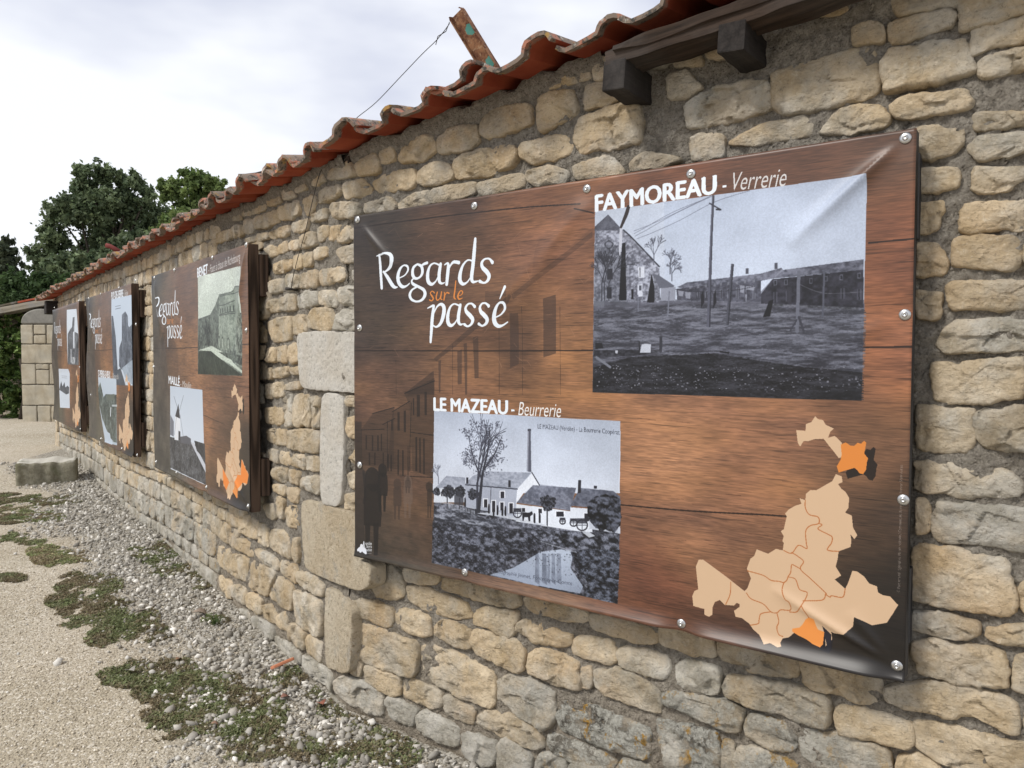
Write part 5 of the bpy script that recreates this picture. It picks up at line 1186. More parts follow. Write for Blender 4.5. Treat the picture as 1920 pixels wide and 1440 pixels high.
def banner(Wp, u0, width, ztop, img, label, bolts, seed, folds, roll=1.0, left_wave=0.0, small=False):
    t = thing('banner_panel', label, 'banner', Wp.P(u0+width/2, ztop-PHT/2, 0), 'printed banners hung along the stone wall')
    mat = mat_banner('banner_vinyl', img)
    nu, nv = (270, 184) if not small else (90, 64); V = []; UV = []; r0 = Vector((seed*3.1, 0, 0))
    for i in range(nu):
        for j in range(nv):
            a = i/(nu-1); b = j/(nv-1); x = a*width; y = b*PHT          # y measured downwards
            w = 0.004+0.006*(mn.noise(Vector((x*1.6, y*2.0, 0))+r0))*min(1, 6*min(a, 1-a, b, 1-b)+.1)
            for (fx_, fy_, ang, ln, amp, wd) in folds:                      # creases running from a corner bolt
                dx, dy = x-fx_, y-fy_; al = dx*math.cos(ang)+dy*math.sin(ang); ac = -dx*math.sin(ang)+dy*math.cos(ang)
                if 0 < al < ln: w += amp*math.sin(math.pi*min(1, al/ln))**.6*math.exp(-abs(ac/(wd*(.35+al/ln)))**1.25)
            e = max(0, 1-(1-b)*PHT/0.042); w += roll*(0.005+0.017*min(1, max(0, a-.1)))*e**1.5
            w += left_wave*math.exp(-x/0.05)*(0.012*math.sin(b*9+seed)+.008)
            for bx_, by_ in bolts:
                dd = (x-bx_)**2+(y-by_)**2; w -= (w-0.001)*math.exp(-dd/0.0022)
            dz = 0.0; du = 0.0
            if left_wave: du = -left_wave*0.02*math.exp(-x/.08)*math.sin(b*7+1.0)
            V.append(Wp.P(u0+x+du, ztop-y+dz, w)); UV.append((a*(width/PW), 1-b))
    F = [(i*nv+j, i*nv+j+1, (i+1)*nv+j+1, (i+1)*nv+j) for i in range(nu-1) for j in range(nv-1)]
    o = mesh('banner_sheet', V, F, mat, t, None, True)
    uvl = o.data.uv_layers.new(name='UVMap'); li = np.empty(len(o.data.loops), np.int32); o.data.loops.foreach_get('vertex_index', li)
    uvl.data.foreach_set('uv', np.array(UV, np.float32)[li].ravel())
    s_ = o.modifiers.new('thickness', 'SOLIDIFY'); s_.thickness = 0.0012; s_.offset = -1
    # timber frame: uprights, rails, wall blocks
    fm = M_FRAMEG if seed == 1 else M_FRAME; D = 0.05
    for uu in ([0.025, width/2, width-0.025] if not small else [0.025, width-.025]):
        box('upright', (0.046, PHT+0.004, D), Wp.M(u0+uu, ztop-PHT/2, -D/2-0.0015), fm, t, 0.003, 0.0006, 3)
    n_up = [0.05, width/2-.025, width/2+.025, width-0.05]
    for zz in (0.025, PHT-0.025):
        for q in (0, 2):
            box('rail', (n_up[q+1]-n_up[q]-0.004, 0.044, D), Wp.M(u0+(n_up[q]+n_up[q+1])/2, ztop-zz, -D/2-0.0025), M_FRAMEX, t, 0.003)
    gap = 0.05 if Wp is panelB else 0.04
    for zc, hh in ((ztop-0.15, 0.21), (ztop-PHT+0.17, 0.19)):
        for uu in (0.05, width-0.043):
            box('wall_block', (0.085, hh, gap-0.004), Wp.M(u0+uu, zc, -D-gap/2-0.003), fm, t, 0.003, 0.001, 2)
    for k, (bx_, by_) in enumerate(bolts):
        M = Wp.M(u0+bx_, ztop-by_, 0.002+0.0); r = 0.0135 if not small else .010
        V2 = []; F2 = []; ns = 20
        for rad, w in ((r, 0.0), (r, 0.0016), (0.0075, 0.0024), (0.0068, 0.0024), (0.0068, 0.0042), (0.0055, 0.0062), (0.0034, 0.0072), (0.0030, 0.0055)):
            for q in range(ns): V2.append((rad*math.cos(q*2*math.pi/ns), rad*math.sin(q*2*math.pi/ns), w))
        for a_ in range(7):
            for q in range(ns): F2.append((a_*ns+q, a_*ns+(q+1) % ns, (a_+1)*ns+(q+1) % ns, (a_+1)*ns+q))
        F2.append(tuple(7*ns+q for q in range(ns)))
        mesh('bolt', V2, F2, M_STEEL, t, M, True)
    return t
def bl(Wp, u0, pts): 
    out = []
    for p in pts:
        u, z = Wp.hit(*p); out.append((u-u0, ZT-z))
    return out
bA = bl(panelA, 0, [(671,412),(890,386),(1101,354),(1296,326),(1698,259),(1697,590),(1694,937),(1682,1248),(1278,1169),(872,1073),(675,872),(675,615)])
banner(panelA, 0, PW, ZT, IMG_A, 'largest and nearest banner, FAYMOREAU and LE MAZEAU photographs on brown wood print', bA, 1,
       [(bA[4][0], bA[4][1], math.pi-.72, .36, .017, .020), (bA[0][0], bA[0][1], .75, .30, .012, .02), (bA[7][0], bA[7][1], math.pi+.42, .34, .012, .012), (bA[7][0], bA[7][1], math.pi+.8, .16, .006, .012),
        (bA[2][0], bA[2][1], 2.2, .5, .006, .05), (bA[2][0]+.1, 0.0, 2.45, .8, .009, .07), (.75, PHT-.3, -.25, .9, .005, .08), (1.2, .05, 1.1, .5, -.006, .08), (bA[5][0], bA[5][1], 2.7, .4, .005, .04)], 1.3)
bB = bl(panelB, U2, [(462.6,462),(399,486),(327.6,509),(290,523),(462.6,622),(466,952),(388,916),(332,888),(293.5,868),(289,690)])
banner(panelB, U2, PW, ZT+.0075, IMG_B, 'second banner from the near end, with BENET and MAILLÉ windmill photographs', bB, 2,
       [(bB[3][0], bB[3][1], 1.0, .5, .016, .045), (bB[0][0], bB[0][1], 1.9, .42, .014, .03), (bB[5][0], bB[5][1], math.pi+.5, .4, .008, .02), (PW-.25, .1, 1.5, .5, -.012, .05)], 1.0, .25)
bC = bl(panelB, U3, [(254.6,528),(223.9,541.5),(189.5,553),(167,561),(255.7,610),(258,855),(229,843),(190,824),(171,742)])
banner(panelB, U3, PW, ZT+.0075, IMG_C, 'third banner from the near end, with a church tower photograph, PUY-DE-SERRE', bC, 3,
       [(bC[3][0], bC[3][1], 1.1, .4, .012, .04)], .8, 1.0)
bD = bl(panelB, U4, [(148,566),(103,578),(150,690),(151.5,806),(104.5,791)])
banner(panelB, U4, W4, ZT+.009, IMG_D, 'farthest and narrowest looking banner, at the far end of the wall by the gateway', bD, 4, [], .8, 1.0, True)
# ------------------------------------------------------------ tiled roof along the wall top
roof = thing('tiled_roof', 'red clay tile roof edge running along the top of the stone wall', 'roof', wallA.P(0, eave_A(0), -.1))
SL = math.radians(12); PIT = 0.225
PROF0 = [(-0.004, .030), (.010, .011), (.026, .001), (.060, .003), (.100, .008), (.126, .012), (.136, .034), (.148, .049), (.168, .058), (.188, .060), (.208, .055), (.224, .040), (.236, .014)]
def tile_mesh(seed, length=0.42, broken=0.0):
    zk = [.88, .68, .8, .6, .95, .72, .84][seed % 7]; PROF = [(x+(.006*math.sin(x*40+seed)), z*zk) for x, z in PROF0]
    rr = random.Random(seed); th = 0.0125; ny = 7; V = []; C = []
    o = Vector((seed*7.3, 0, 0)); n = len(PROF)
    nrm = []
    for i in range(n):
        a, b = PROF[max(0, i-1)], PROF[min(n-1, i+1)]; t = Vector((b[0]-a[0], b[1]-a[1])).normalized(); nrm.append((-t.y, t.x))
    for j in range(ny):
        y = length*j/(ny-1)
        for s_ in (0, 1):
            for i, (x, z) in enumerate(PROF):
                yy = y
                if j == 0: yy += 0.007*mn.noise(Vector((x*70, 1, 0))+o)+broken*max(0, mn.noise(Vector((x*18, 5, 0))+o)+.15)
                q = Vector((x*30, y*30, z*30))+o; e = 0.0015*mn.noise(q)
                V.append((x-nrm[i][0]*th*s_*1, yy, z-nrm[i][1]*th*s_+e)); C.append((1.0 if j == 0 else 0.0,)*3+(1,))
    F = []; m = 2*n
    for j in range(ny-1):
        for i in range(n-1):
            a = j*m+i; F.append((a, a+1, a+m+1, a+m)); a = j*m+n+i; F.append((a+1, a, a+m, a+m+1))
        a = j*m; F.append((a, a+m, a+m+n, a+n)); a = j*m+n-1; F.append((a+n, a+m+n, a+m, a))
    for i in range(n-1):
        F.append((i+1, i, n+i, n+i+1)); a = (ny-1)*m; F.append((a+i, a+i+1, a+n+i+1, a+n+i))
    me = bpy.data.meshes.new('tile'); me.from_pydata(V, [], F); me.update()
    at = me.color_attributes.new('tint', 'FLOAT_COLOR', 'POINT'); at.data.foreach_set('color', np.array(C, np.float32).ravel())
    me.materials.append(M_TILE); me.polygons.foreach_set('use_smooth', [True]*len(me.polygons)); me.set_sharp_from_angle(angle=math.radians(38))
    return me
TM = [tile_mesh(k, broken=(0.06 if k in (2, 5) else 0.026)) for k in range(7)]
def tile_at(W_, u, row, z0, over, slope_u, rr, me=None, du=0, extra=None):
    """front edge of row 0 hangs over the wall face by `over`"""
    up = row*0.325
    d = Vector((W_.d[0], W_.d[1], slope_u)).normalized(); back = Vector((-W_.n[0]*math.cos(SL), -W_.n[1]*math.cos(SL), math.sin(SL)))
    n = d.cross(back).normalized(); back = n.cross(d).normalized()
    p = W_.P(u, z0, over)+back*up+n*(0.012+0.030*(row > 0))
    M = Matrix.Identity(4); M.col[0] = (*d, 0); M.col[1] = (*back, 0); M.col[2] = (*n, 0); M.col[3] = (*p, 1)
    M = M @ Matrix.Rotation(rr.uniform(-.045, .045), 4, 'Z') @ Matrix.Rotation(-0.035+rr.uniform(-.012, .010), 4, 'X') @ Matrix.Rotation(rr.uniform(-.07, .05), 4, 'Y') @ Matrix.Translation((du+rr.uniform(-.009, .009), rr.uniform(-.028, .022), rr.uniform(-.002, .006)))
    if extra: M = M @ extra
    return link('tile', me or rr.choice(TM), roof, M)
rr = random.Random(24)
k0 = math.ceil((BEND_A-0.05-0.083)/PIT)
plugs = []
for k in range(k0, 13):
    u = 0.083+k*PIT
    for row in range(4):
        tile_at(wallA, u, row, eave_A(u), OV, 0.108, rr)
        if row == 1 and u < 2.0: plugs.append((wallA, u, 0.108, eave_A))
ub_ = BEND_B-PIT+0.02; kb = 0
while ub_ > END_B-0.22:
    over = OV if ub_ > END_B+.9 else OV+.03
    for row in range(4 if kb < 22 else 3):
        tile_at(wallB, ub_, row, eave_B(ub_)+(0.0 if ub_ > END_B+.8 else -.03), over, 0.007, rr)
        if row == 1 and kb < 7: plugs.append((wallB, ub_, .007, eave_B))
    ub_ -= PIT; kb += 1
# loose tile lying on the edge beside the iron post
tile_at(wallA, 0.47, 0, eave_A(.47)+.028, OV+.01, 0.108, rr, TM[2], extra=Matrix.Rotation(math.radians(10), 4, 'Z') @ Matrix.Rotation(math.radians(-4), 4, 'Y'))

# mortar plugs under the second row of rolls
M_PLUG = mat_plain('lichened_mortar', (0.11, 0.105, 0.095), 0.97, 0, .1, .75, 40)
for (W_, u, sl, ev) in plugs:
    up = 0.325+0.012; back = Vector((-W_.n[0]*math.cos(SL), -W_.n[1]*math.cos(SL), math.sin(SL)))
    p = W_.P(u+.186, ev(u), OV)+back*up+Vector((0, 0, 0.040))
    bm = bmesh.new(); bmesh.ops.create_icosphere(bm, subdivisions=3, radius=1)
    o = Vector((u*9, 2, 1))
    for v in bm.verts:
        q = v.co*1.0; k = 1+0.25*mn.noise(q*2.2+o)+.10*mn.noise(q*6+o); v.co = Vector((q.x*0.043*k, q.y*0.05*k, q.z*0.042*k))
    vs = [v.co.copy() for v in bm.verts]; fs = [[v.index for v in f.verts] for f in bm.faces]; bm.free()
    M = Matrix.Identity(4); M.col[0] = (W_.d[0], W_.d[1], 0, 0); M.col[1] = (*back, 0); M.col[2] = (0, 0, 1, 0); M.col[3] = (*p, 1)
    mesh('mortar_plug', vs, fs, M_PLUG, roof, M, True)
# bedding mortar under the eave
def bedding(W_, u0, u1, ev, seed):
    V = []; n = int((u1-u0)/.02)+1; prof = [(-.06, -.075), (-.022, -.060), (-.006, -.030), (.010, -.004), (.018, .022), (-.30, .13)]
    for i in range(n):
        u = u0+(u1-u0)*i/(n-1)
        for j, (w, z) in enumerate(prof):
            q = Vector((u*9, j*1.7, seed)); e = mn.noise(q)*.018+mn.noise(q*3.3)*.014
            V.append(W_.P(u, ev(u)+z+.008+e*(j < 5), w+e*.8))
    m = len(prof); F = [(i*m+j, (i+1)*m+j, (i+1)*m+j+1, i*m+j+1) for i in range(n-1) for j in range(m-1)]
    mesh('bedding_mortar', V, F, M_MORT, roof, None, True)
bedding(wallA, BEND_A-.02, 1.06, eave_A, 1); bedding(wallB, END_B+.1, BEND_B+.02, eave_B, 2)
# deck hidden under the tiles
for W_, a_, b_, ev in ((wallA, BEND_A-.05, 2.9, eave_A), (wallB, END_B+.02, BEND_B+.05, eave_B)):
    V = []
    for u in (a_, b_):
        for w, dz in ((0.0, .028), (-1.35, 1.35*math.tan(SL)+.028)):
            V += [W_.P(u, ev(u)+dz, w), W_.P(u, ev(u)+dz-.03, w)]
    mesh('roof_deck', V, [(0, 4, 6, 2), (1, 3, 7, 5), (0, 1, 5, 4), (2, 6, 7, 3), (0, 2, 3, 1), (4, 5, 7, 6)], M_BEAM, roof)
# old timbers showing where the tiles of the near end are missing
def beam(name, W_, u0, z0, u1, z1, w, hh, dd, mat, bev=.003, rough=.007):
    L_ = math.hypot(u1-u0, z1-z0); M = W_.M((u0+u1)/2, (z0+z1)/2, w) @ Matrix.Rotation(math.atan2(z1-z0, u1-u0), 4, 'Z')
    vs, fs = boxm(L_, hh, dd, bev, 0, 60)
    o = Vector((u0*7, 3, 1))
    for v in vs:
        e = rough*(mn.noise(Vector((v.x*3, v.y*9, v.z*9))+o)*1.6+mn.noise(Vector((v.x*9, v.y*40, v.z*40))+o)); v.y += e; v.z += e*.8
    return mesh(name, vs, fs, mat, roof, M)
def hitz(px, py, w): return wallA.hit(px, py, w)
def rough_block(name, size, M, mat, parent, amp=.004):
    vs, fs = boxm(*size, .004, 0, 14); o = Vector((M.translation.x*9, 2, 5))
    for v in vs: v += Vector(mn.noise_vector(v*30+o))*amp+Vector(mn.noise_vector(Vector((v.x*130, v.y*130, v.z*20))+o))*amp*.55
    return mesh(name, vs, fs, mat, parent, M)
u0, z0 = hitz(1136, 114, .15); u1, z1 = hitz(1345, 42, .15); sl = (z1-z0)/(u1-u0)
beam('wall_plate', wallA, u0, z0, 2.8, z0+sl*(2.8-u0), 0.098, .044, .105, M_BEAM)
u0, z0 = hitz(1150, 94, .16); u1, z1 = hitz(1345, 24, .16); sl2 = (z1-z0)/(u1-u0)
beam('upper_batten', wallA, u0, z0, 2.8, z0+sl2*(2.8-u0), 0.135, .022, .05, M_BEAM, rough=.009)
for pxl, pyt, pyb in ((1130, 119, 171), (1346, 48, 99)):
    ua1, zt1 = hitz(pxl, pyt, .155); _, zb1 = hitz(pxl, pyb, .155)
    rough_block('rafter_end', (.074, zt1-zb1+.006, .36), wallA.M(ua1+.037, (zt1+zb1)/2, -.025) @ Matrix.Rotation(rr.uniform(-.08, .08), 4, 'Z'), M_BEAMY, roof)
box('rafter_end', (.16, .16, .35), wallB.M(END_B+.25, eave_B(END_B)-.12, -.04), M_BEAMY, roof, .006, .003, 2)
box('rafter_end', (.10, .12, .4), wallB.M(END_B-.14, eave_B(END_B)-.13, -.10), M_BEAMY, roof, .006, .003, 2)

# ------------------------------------------------------------ rusty post, wires, branch
M_RUST = MB_('rusty_steel'); k = M_RUST
n = k.noise(26, 6, .7); c = k.mix(k.ramp(n, (.4, 0), (.6, 1)), (.10, .035, .02), (.30, .15, .075)); c = k.mix(k.ramp(k.noise(70, 5, .7), (.55, 0), (.65, .8)), c, (.42, .28, .17))
tcs = k.N('ShaderNodeTexCoord').outputs['Object']; sx = k.N('ShaderNodeSeparateXYZ', {0: tcs}).outputs
def spot(zc, r):
    d2 = k.math('ADD', k.math('POWER', k.math('SUBTRACT', sx[1], zc), 2.0), k.math('POWER', k.math('SUBTRACT', sx[0], .010), 2.0)); return k.math('LESS_THAN', k.math('ADD', k.math('SQRT', d2), k.math('MULTIPLY', k.math('SUBTRACT', n, .5), .03)), r)
sp = k.math('MAXIMUM', spot(.215, .020), spot(.075, .018)); c = k.mix(k.math('MULTIPLY', sp, .85), c, (.07, .30, .26))
M_RUST = k.done(c, .8, k.bump(n, .5, .003), .3)
base = at_depth(932, 150, 2.93); top = at_depth(855, 24, 2.93); ax = (top-base); Lp = ax.length+.10; ax.normalize()
vx = Vector((ax.z, 0, -ax.x)).normalized(); vz = vx.cross(ax).normalized()
R_ = Matrix((vx, ax, vz)).transposed().to_4x4() @ Matrix.Rotation(math.radians(-32), 4, 'Y')
bm = bmesh.new(); w_, d_, t_ = .066, .030, .004
pr = [(-w_/2, d_/2), (-w_/2, -d_/2), (w_/2, -d_/2), (w_/2, d_/2), (w_/2-t_, d_/2), (w_/2-t_, -d_/2+t_), (-w_/2+t_, -d_/2+t_), (-w_/2+t_, d_/2)]
Vp = []; 
for y in (-.10, .1, .2, Lp-.108, Lp-.10):
    sc_ = .86 if y > Lp-.105 else 1
    Vp += [(x*sc_, y, z) for x, z in pr]
Fp = [(j*8+i, j*8+(i+1) % 8, (j+1)*8+(i+1) % 8, (j+1)*8+i) for j in range(4) for i in range(8)]+[(0, 1, 6, 7), (1, 2, 5, 6), (2, 3, 4, 5), (39, 38, 33, 32), (38, 37, 34, 33), (37, 36, 35, 34)]
bm.free()
post = mesh('steel_post', Vp, Fp, M_RUST, None, Matrix.Translation(base) @ R_)
post.modifiers.new('b', 'BEVEL').width = .0015
tag(post, 'rusty steel channel post with turquoise paint spots leaning over the roof', 'post')
for yy in (.29, .19, .14, .03):
    M_ = Matrix.Translation(base) @ R_ @ Matrix.Translation((-.02, yy, -.0152)) @ Matrix.Rotation(math.pi/2, 4, 'X')
    Vh = [(0.004*math.cos(q*.7854), 0.004*math.sin(q*.7854), zz) for zz in (0, .0012) for q in range(8)]
    mesh('hole_rim', Vh, [tuple(range(8, 16))]+[(q, (q+1) % 8, 8+(q+1) % 8, 8+q) for q in range(8)], M_STEEL, post, M_)
def wire(pts, name, label, r=.0016):
    P = [Vector(p) for p in pts]; out = []
    for i in range(len(P)-1):
        for s in range(6):
            t = s/6; a, b, c_, d = P[max(0, i-1)], P[i], P[i+1], P[min(len(P)-1, i+2)]
            out.append(0.5*((2*b)+(c_-a)*t+(2*a-5*b+4*c_-d)*t*t+(3*b-a-3*c_+d)*t**3))
    out.append(P[-1]); return tag(tube(name, out, r, M_WIRE, None, 6), label, 'wire')
w1 = [at_depth(843, 44, 2.92), at_depth(833, 58, 2.93), at_depth(823, 70, 2.94), at_depth(816, 78, 2.96), at_depth(790, 103, 2.99), at_depth(750, 145, 3.04), at_depth(705, 192, 3.08), at_depth(668, 222, 3.1), at_depth(652, 243, 3.12), at_depth(640, 262, 3.14)]
wire(w1, 'slack_wire', 'thin slack wire strung from the rusty post down to the roof tiles')
tube('twist', [w1[0]+Vector((0, -.004, .004)), w1[1]+Vector((.006, 0, -.002)), w1[2]+Vector((-.004, 0, .004)), w1[3]+Vector((.002, 0, -.012))], .0016, M_WIRE, bpy.data.objects['slack_wire'], 5)
def onw(px, py, w=.03):
    W_ = wallB if px < 636 else wallA; u, z = W_.hit(px, py, w); return W_.P(u, z, w)
wire([onw(603, 318, .02), onw(598, 330, .03), onw(590, 360, .035), onw(580, 402, .03), onw(571, 440, .035), onw(560, 478, .03), onw(553, 505, .03), onw(549, 522, .025), onw(546, 543, .03)], 'hanging_wire', 'thin wire hanging down the wall face left of the big banner', .0017)
hk = tube('iron_hook', [onw(556, 544, -.01), onw(551, 543, .03), onw(543, 542, .05), onw(537, 541.5, .055)], [.006, .006, .007, .008], M_WIRE, None, 8)
tag(hk, 'short black iron peg in the wall holding the hanging wire', 'hook')
br = tube('dead_branch', [at_depth(449, 333, 3.9), at_depth(462, 329.5, 3.95), at_depth(480, 327, 4.02), at_depth(498, 323, 4.1), at_depth(520, 316, 4.2)], [.009, .011, .010, .012, .010], M_BARK, None, 8)
tag(br, 'short dead branch lying on the tiles above the second banner', 'branch')
M_RED = mat_plain('red_rust', (.16, .035, .03), .8, 0, .3, .3)
rb = tube('rusty_rod', [at_depth(199, 460, 6.9), at_depth(207, 462, 6.9), at_depth(229, 475, 6.9)], [.022, .022, .024], M_RED, None, 6)
tag(rb, 'short red rusty rod poking up behind the far roof tiles', 'rod')

# ------------------------------------------------------------ gateway pillar, rear wall, kerb stone
M_PALE = MB_('pale_ashlar'); k = M_PALE; n = k.noise(7, 5, .6); n2 = k.noise(60, 4, .7)
c = k.mix(k.ramp(n, (.35, 0), (.68, 1)), (.36, .31, .225), (.49, .44, .34)); c = k.mix(k.ramp(k.noise(2.2, 4), (.5, 0), (.7, .6)), c, (.33, .32, .28)); c = k.mix(k.ramp(n2, (.3, .4), (.42, 0)), c, (.2, .17, .12))
M_PALE = k.done(c, .92, k.bump(n2, .4, .004), .15)
PD = 11.9
def pp(px, py, y=PD): return at_depth(px, py, y)
gl = pp(41, 795).x; grr = pp(121, 795).x; zb = zg(PD)-.05
pil = thing('stone_pillar', 'round-topped ashlar gate pillar at the far end beside the ivy', 'pillar', (0.5*(gl+grr), PD+.25, zb))
pw = grr-gl
def zpx(py): return at_depth(60, py, PD).z
rowsP = [(zb, zpx(760), [(0, .36), (.36, .68), (.68, 1)]), (zpx(760), zpx(721), [(0, 1)]), (zpx(721), zpx(682), [(0, .34), (.34, .66), (.66, 1)]), (zpx(682), zpx(645), [(0, 1)]), (zpx(645), zpx(608), [(0, .30), (.30, .60), (.60, 1)])]
for z0, z1, cs in rowsP:
    for a_, b_ in cs:
        g = .016; spans = [(z0, z1)]
        if (a_, b_) in ((.34, .66),): spans = [(z0, z0+(z1-z0)*.72), (z0+(z1-z0)*.72, z1)]
        if (a_, b_) == (.30, .60): spans = [(z0, z0+(z1-z0)*.48), (z0+(z1-z0)*.48, z1)]
        for s0, s1 in spans:
            box('ashlar_block', ((b_-a_)*pw-g, .5, s1-s0-g), Ttr(gl+(a_+b_)/2*pw, PD+.25, (s0+s1)/2), M_PALE, pil, .014, .009, 5)
box('joint_mortar', (pw-.05, .44, zpx(608)-zb), Ttr((gl+grr)/2, PD+.25, (zb+zpx(608))/2), M_MORT, pil, 0)
V = []; F = []; na = 16; hz = zpx(579)-zpx(608)
for y in (PD, PD+.5):
    for q in range(na+1):
        a_ = math.pi*q/na; V.append(((gl+grr)/2-math.cos(a_)*pw/2*.98, y, zpx(608)+.004+math.sin(a_)**.8*hz))
F = [tuple(range(na, -1, -1)), tuple(range(na+1, 2*na+2))]+[(q, q+1, na+2+q, na+1+q) for q in range(na)]+[(0, na+1, 2*na+1, na)]
M_CAP = mat_plain('weathered_cap', (.23, .22, .195), .95, 0, .1, .45, 14)
cp = mesh('rounded_cap', V, F, M_CAP, pil); cp.modifiers.new('b', 'BEVEL').width = .02
# rear wall with timber lintel and coping
YW = 12.9; xl = -24.0; xr = pp(135, 700, YW).x+1.6; zt = at_depth(40, 585, YW).z
rw = thing('rear_wall', 'low rubble wall behind the gate pillar, mostly covered by ivy', 'wall', ((xl+xr)/2, YW+.2, 0.4))
box('wall_body', (xr-xl, .4, zt+.2), Ttr((xl+xr)/2, YW+.28, (zt-.2)/2+.1), M_MORT, rw, .01, .01, 6)
rr = random.Random(5); z = .45; rk = 0
Pr = Plane((0, YW+.07), math.pi/2)
while z < zt-.05:
    h = rr.uniform(.13, .2); x = xl*0.42
    while x < xr:
        w = rr.uniform(.2, .4); g = .02
        P = [(x+.01, z), (x+w*.5, z-.004), (x+w-g, z+.01), (x+w-g+.004, z+h*.5), (x+w-g-.02, z+h-g), (x+w*.5, z+h-g+.006), (x+.02, z+h-g-.01), (x, z+h*.5)]
        c_, V, F, s_ = stone_geo(np.array(P), 14, 2, .014, .008, False, rk); M = Pr.M(c_[0], c_[1])
        if x > -10.5: mesh('stone', V, F, M_STONE, rw, M, True, [(rr.uniform(.8, 1), rr.uniform(0, .7), 0, 1)]*len(V))
        x += w; rk += 1
    z += h
# low porch roof over the gateway: weathered lintel and tiles
la = at_depth(-260, 632, 12.9); lb = at_depth(130, 561, 11.9)
axv = (lb-la); Ll = axv.length; axv.normalize(); sd_ = Vector((-axv.y, axv.x, 0)).normalized(); up = axv.cross(sd_)
if up.z < 0: up = -up
ML = Matrix.Identity(4); ML.col[0] = (*axv, 0); ML.col[1] = (*sd_, 0); ML.col[2] = (*up, 0); ML.col[3] = (*((la+lb)/2), 1)
porch = thing('gate_lintel', 'weathered grey timber lintel with tile coping above the gate pillar', 'lintel', (la+lb)/2)
M_LINT = mat_wood('weathered_lintel_wood', (.10, .085, .06), (.27, .24, .19), 'x', 1.0, .95, .8)
box('timber', (Ll, .22, .10), ML, M_LINT, porch, .012, .012, 10)
box('soffit', (Ll, 1.3, .03), ML @ Ttr(0, .72, .03), M_BEAM, porch, .003)
for q in range(15):
    xx = Ll/2-.25-q*.42
    o_ = box('coping_tile', (.40, .26, .030), ML @ Ttr(xx, .02, .072+rr.uniform(0, .012)) @ Matrix.Rotation(rr.uniform(-.04, .04), 4, 'Y'), M_TILE if q % 4 == 1 else M_LINT, porch, .006, .004, 2)
# kerb block
bc = ground_hit(82, 905); yb = 7.45
fl, fr = at_depth(30, 910, yb), at_depth(131, 905, yb)
wb = fr.x-fl.x; hb = .24
k = MB_('mossy_kerb_stone'); n = k.noise(9, 6, .7); nz = None
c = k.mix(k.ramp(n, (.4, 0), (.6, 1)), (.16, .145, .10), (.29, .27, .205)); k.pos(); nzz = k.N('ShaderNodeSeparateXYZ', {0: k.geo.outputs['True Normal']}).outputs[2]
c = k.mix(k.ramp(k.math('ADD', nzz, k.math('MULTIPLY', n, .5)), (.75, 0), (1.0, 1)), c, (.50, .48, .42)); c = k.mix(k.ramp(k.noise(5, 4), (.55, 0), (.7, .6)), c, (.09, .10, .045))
M_KERB = k.done(c, .95, k.bump(k.noise(30, 6, .7), .8, .012), .1)
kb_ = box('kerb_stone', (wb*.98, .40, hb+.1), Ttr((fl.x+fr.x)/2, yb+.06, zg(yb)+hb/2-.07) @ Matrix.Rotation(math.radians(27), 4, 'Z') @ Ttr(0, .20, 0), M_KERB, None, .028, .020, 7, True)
tag(kb_, 'worn squared stone block standing on the gravel at the wall foot', 'stone block')
# ------------------------------------------------------------ vegetation
def leaves(centers, radii, n, size, cols, seed, squash=1.0, flat=0.0, elong=1.5, shell=0.0):
    """n leaf quads spread in clumps through the volume of each blob"""
    r = np.random.default_rng(seed); VV = []; CC = []
    tot = sum(q**2 for q in radii)
    for c, R in zip(centers, radii):
        m = int(n*R*R/tot); nc = max(3, int(m/34))
        d = r.normal(size=(nc, 3)); d /= np.linalg.norm(d, axis=1)[:, None]; cl = d*(r.random(nc)**(0.36-shell)*r.uniform(.75, 1.22, nc))[:, None]*R
        idx = r.integers(0, nc, m); tone = r.uniform(.65, 1.25, nc); mixc = r.random(nc)
        p = cl[idx]+r.normal(size=(m, 3))*R*0.125*r.uniform(.4, 1.3, (m, 1))
        p[:, 2] *= squash; p = p+np.array(c)
        a = r.normal(size=(m, 3)); a[:, 2] *= (1-flat); a /= np.linalg.norm(a, axis=1)[:, None]
        b = np.cross(a, r.normal(size=(m, 3))*(1-flat)+np.array([0, 0, 1.0])*flat); b /= np.linalg.norm(b, axis=1)[:, None]+1e-9
        s = size*r.uniform(.6, 1.3, (m, 1))
        bend = np.cross(a, b)*s*.18
        q = np.stack([p-a*s*elong*.5, p+b*s*.42+bend, p+a*s*elong*.5, p-b*s*.42+bend], 1)
        VV.append(q.reshape(-1, 3)); t = tone[idx]*r.uniform(.8, 1.2, m)
        mc = np.clip(mixc[idx]+r.normal(size=m)*.15, 0, 1)[:, None]
        col = (np.array(cols[0])*(1-mc)+np.array(cols[1])*mc)*t[:, None]
        CC.append(np.repeat(np.concatenate([col, np.ones((m, 1))], 1), 4, 0))
    V = np.vstack(VV); return V, np.arange(len(V)).reshape(-1, 4), np.vstack(CC)
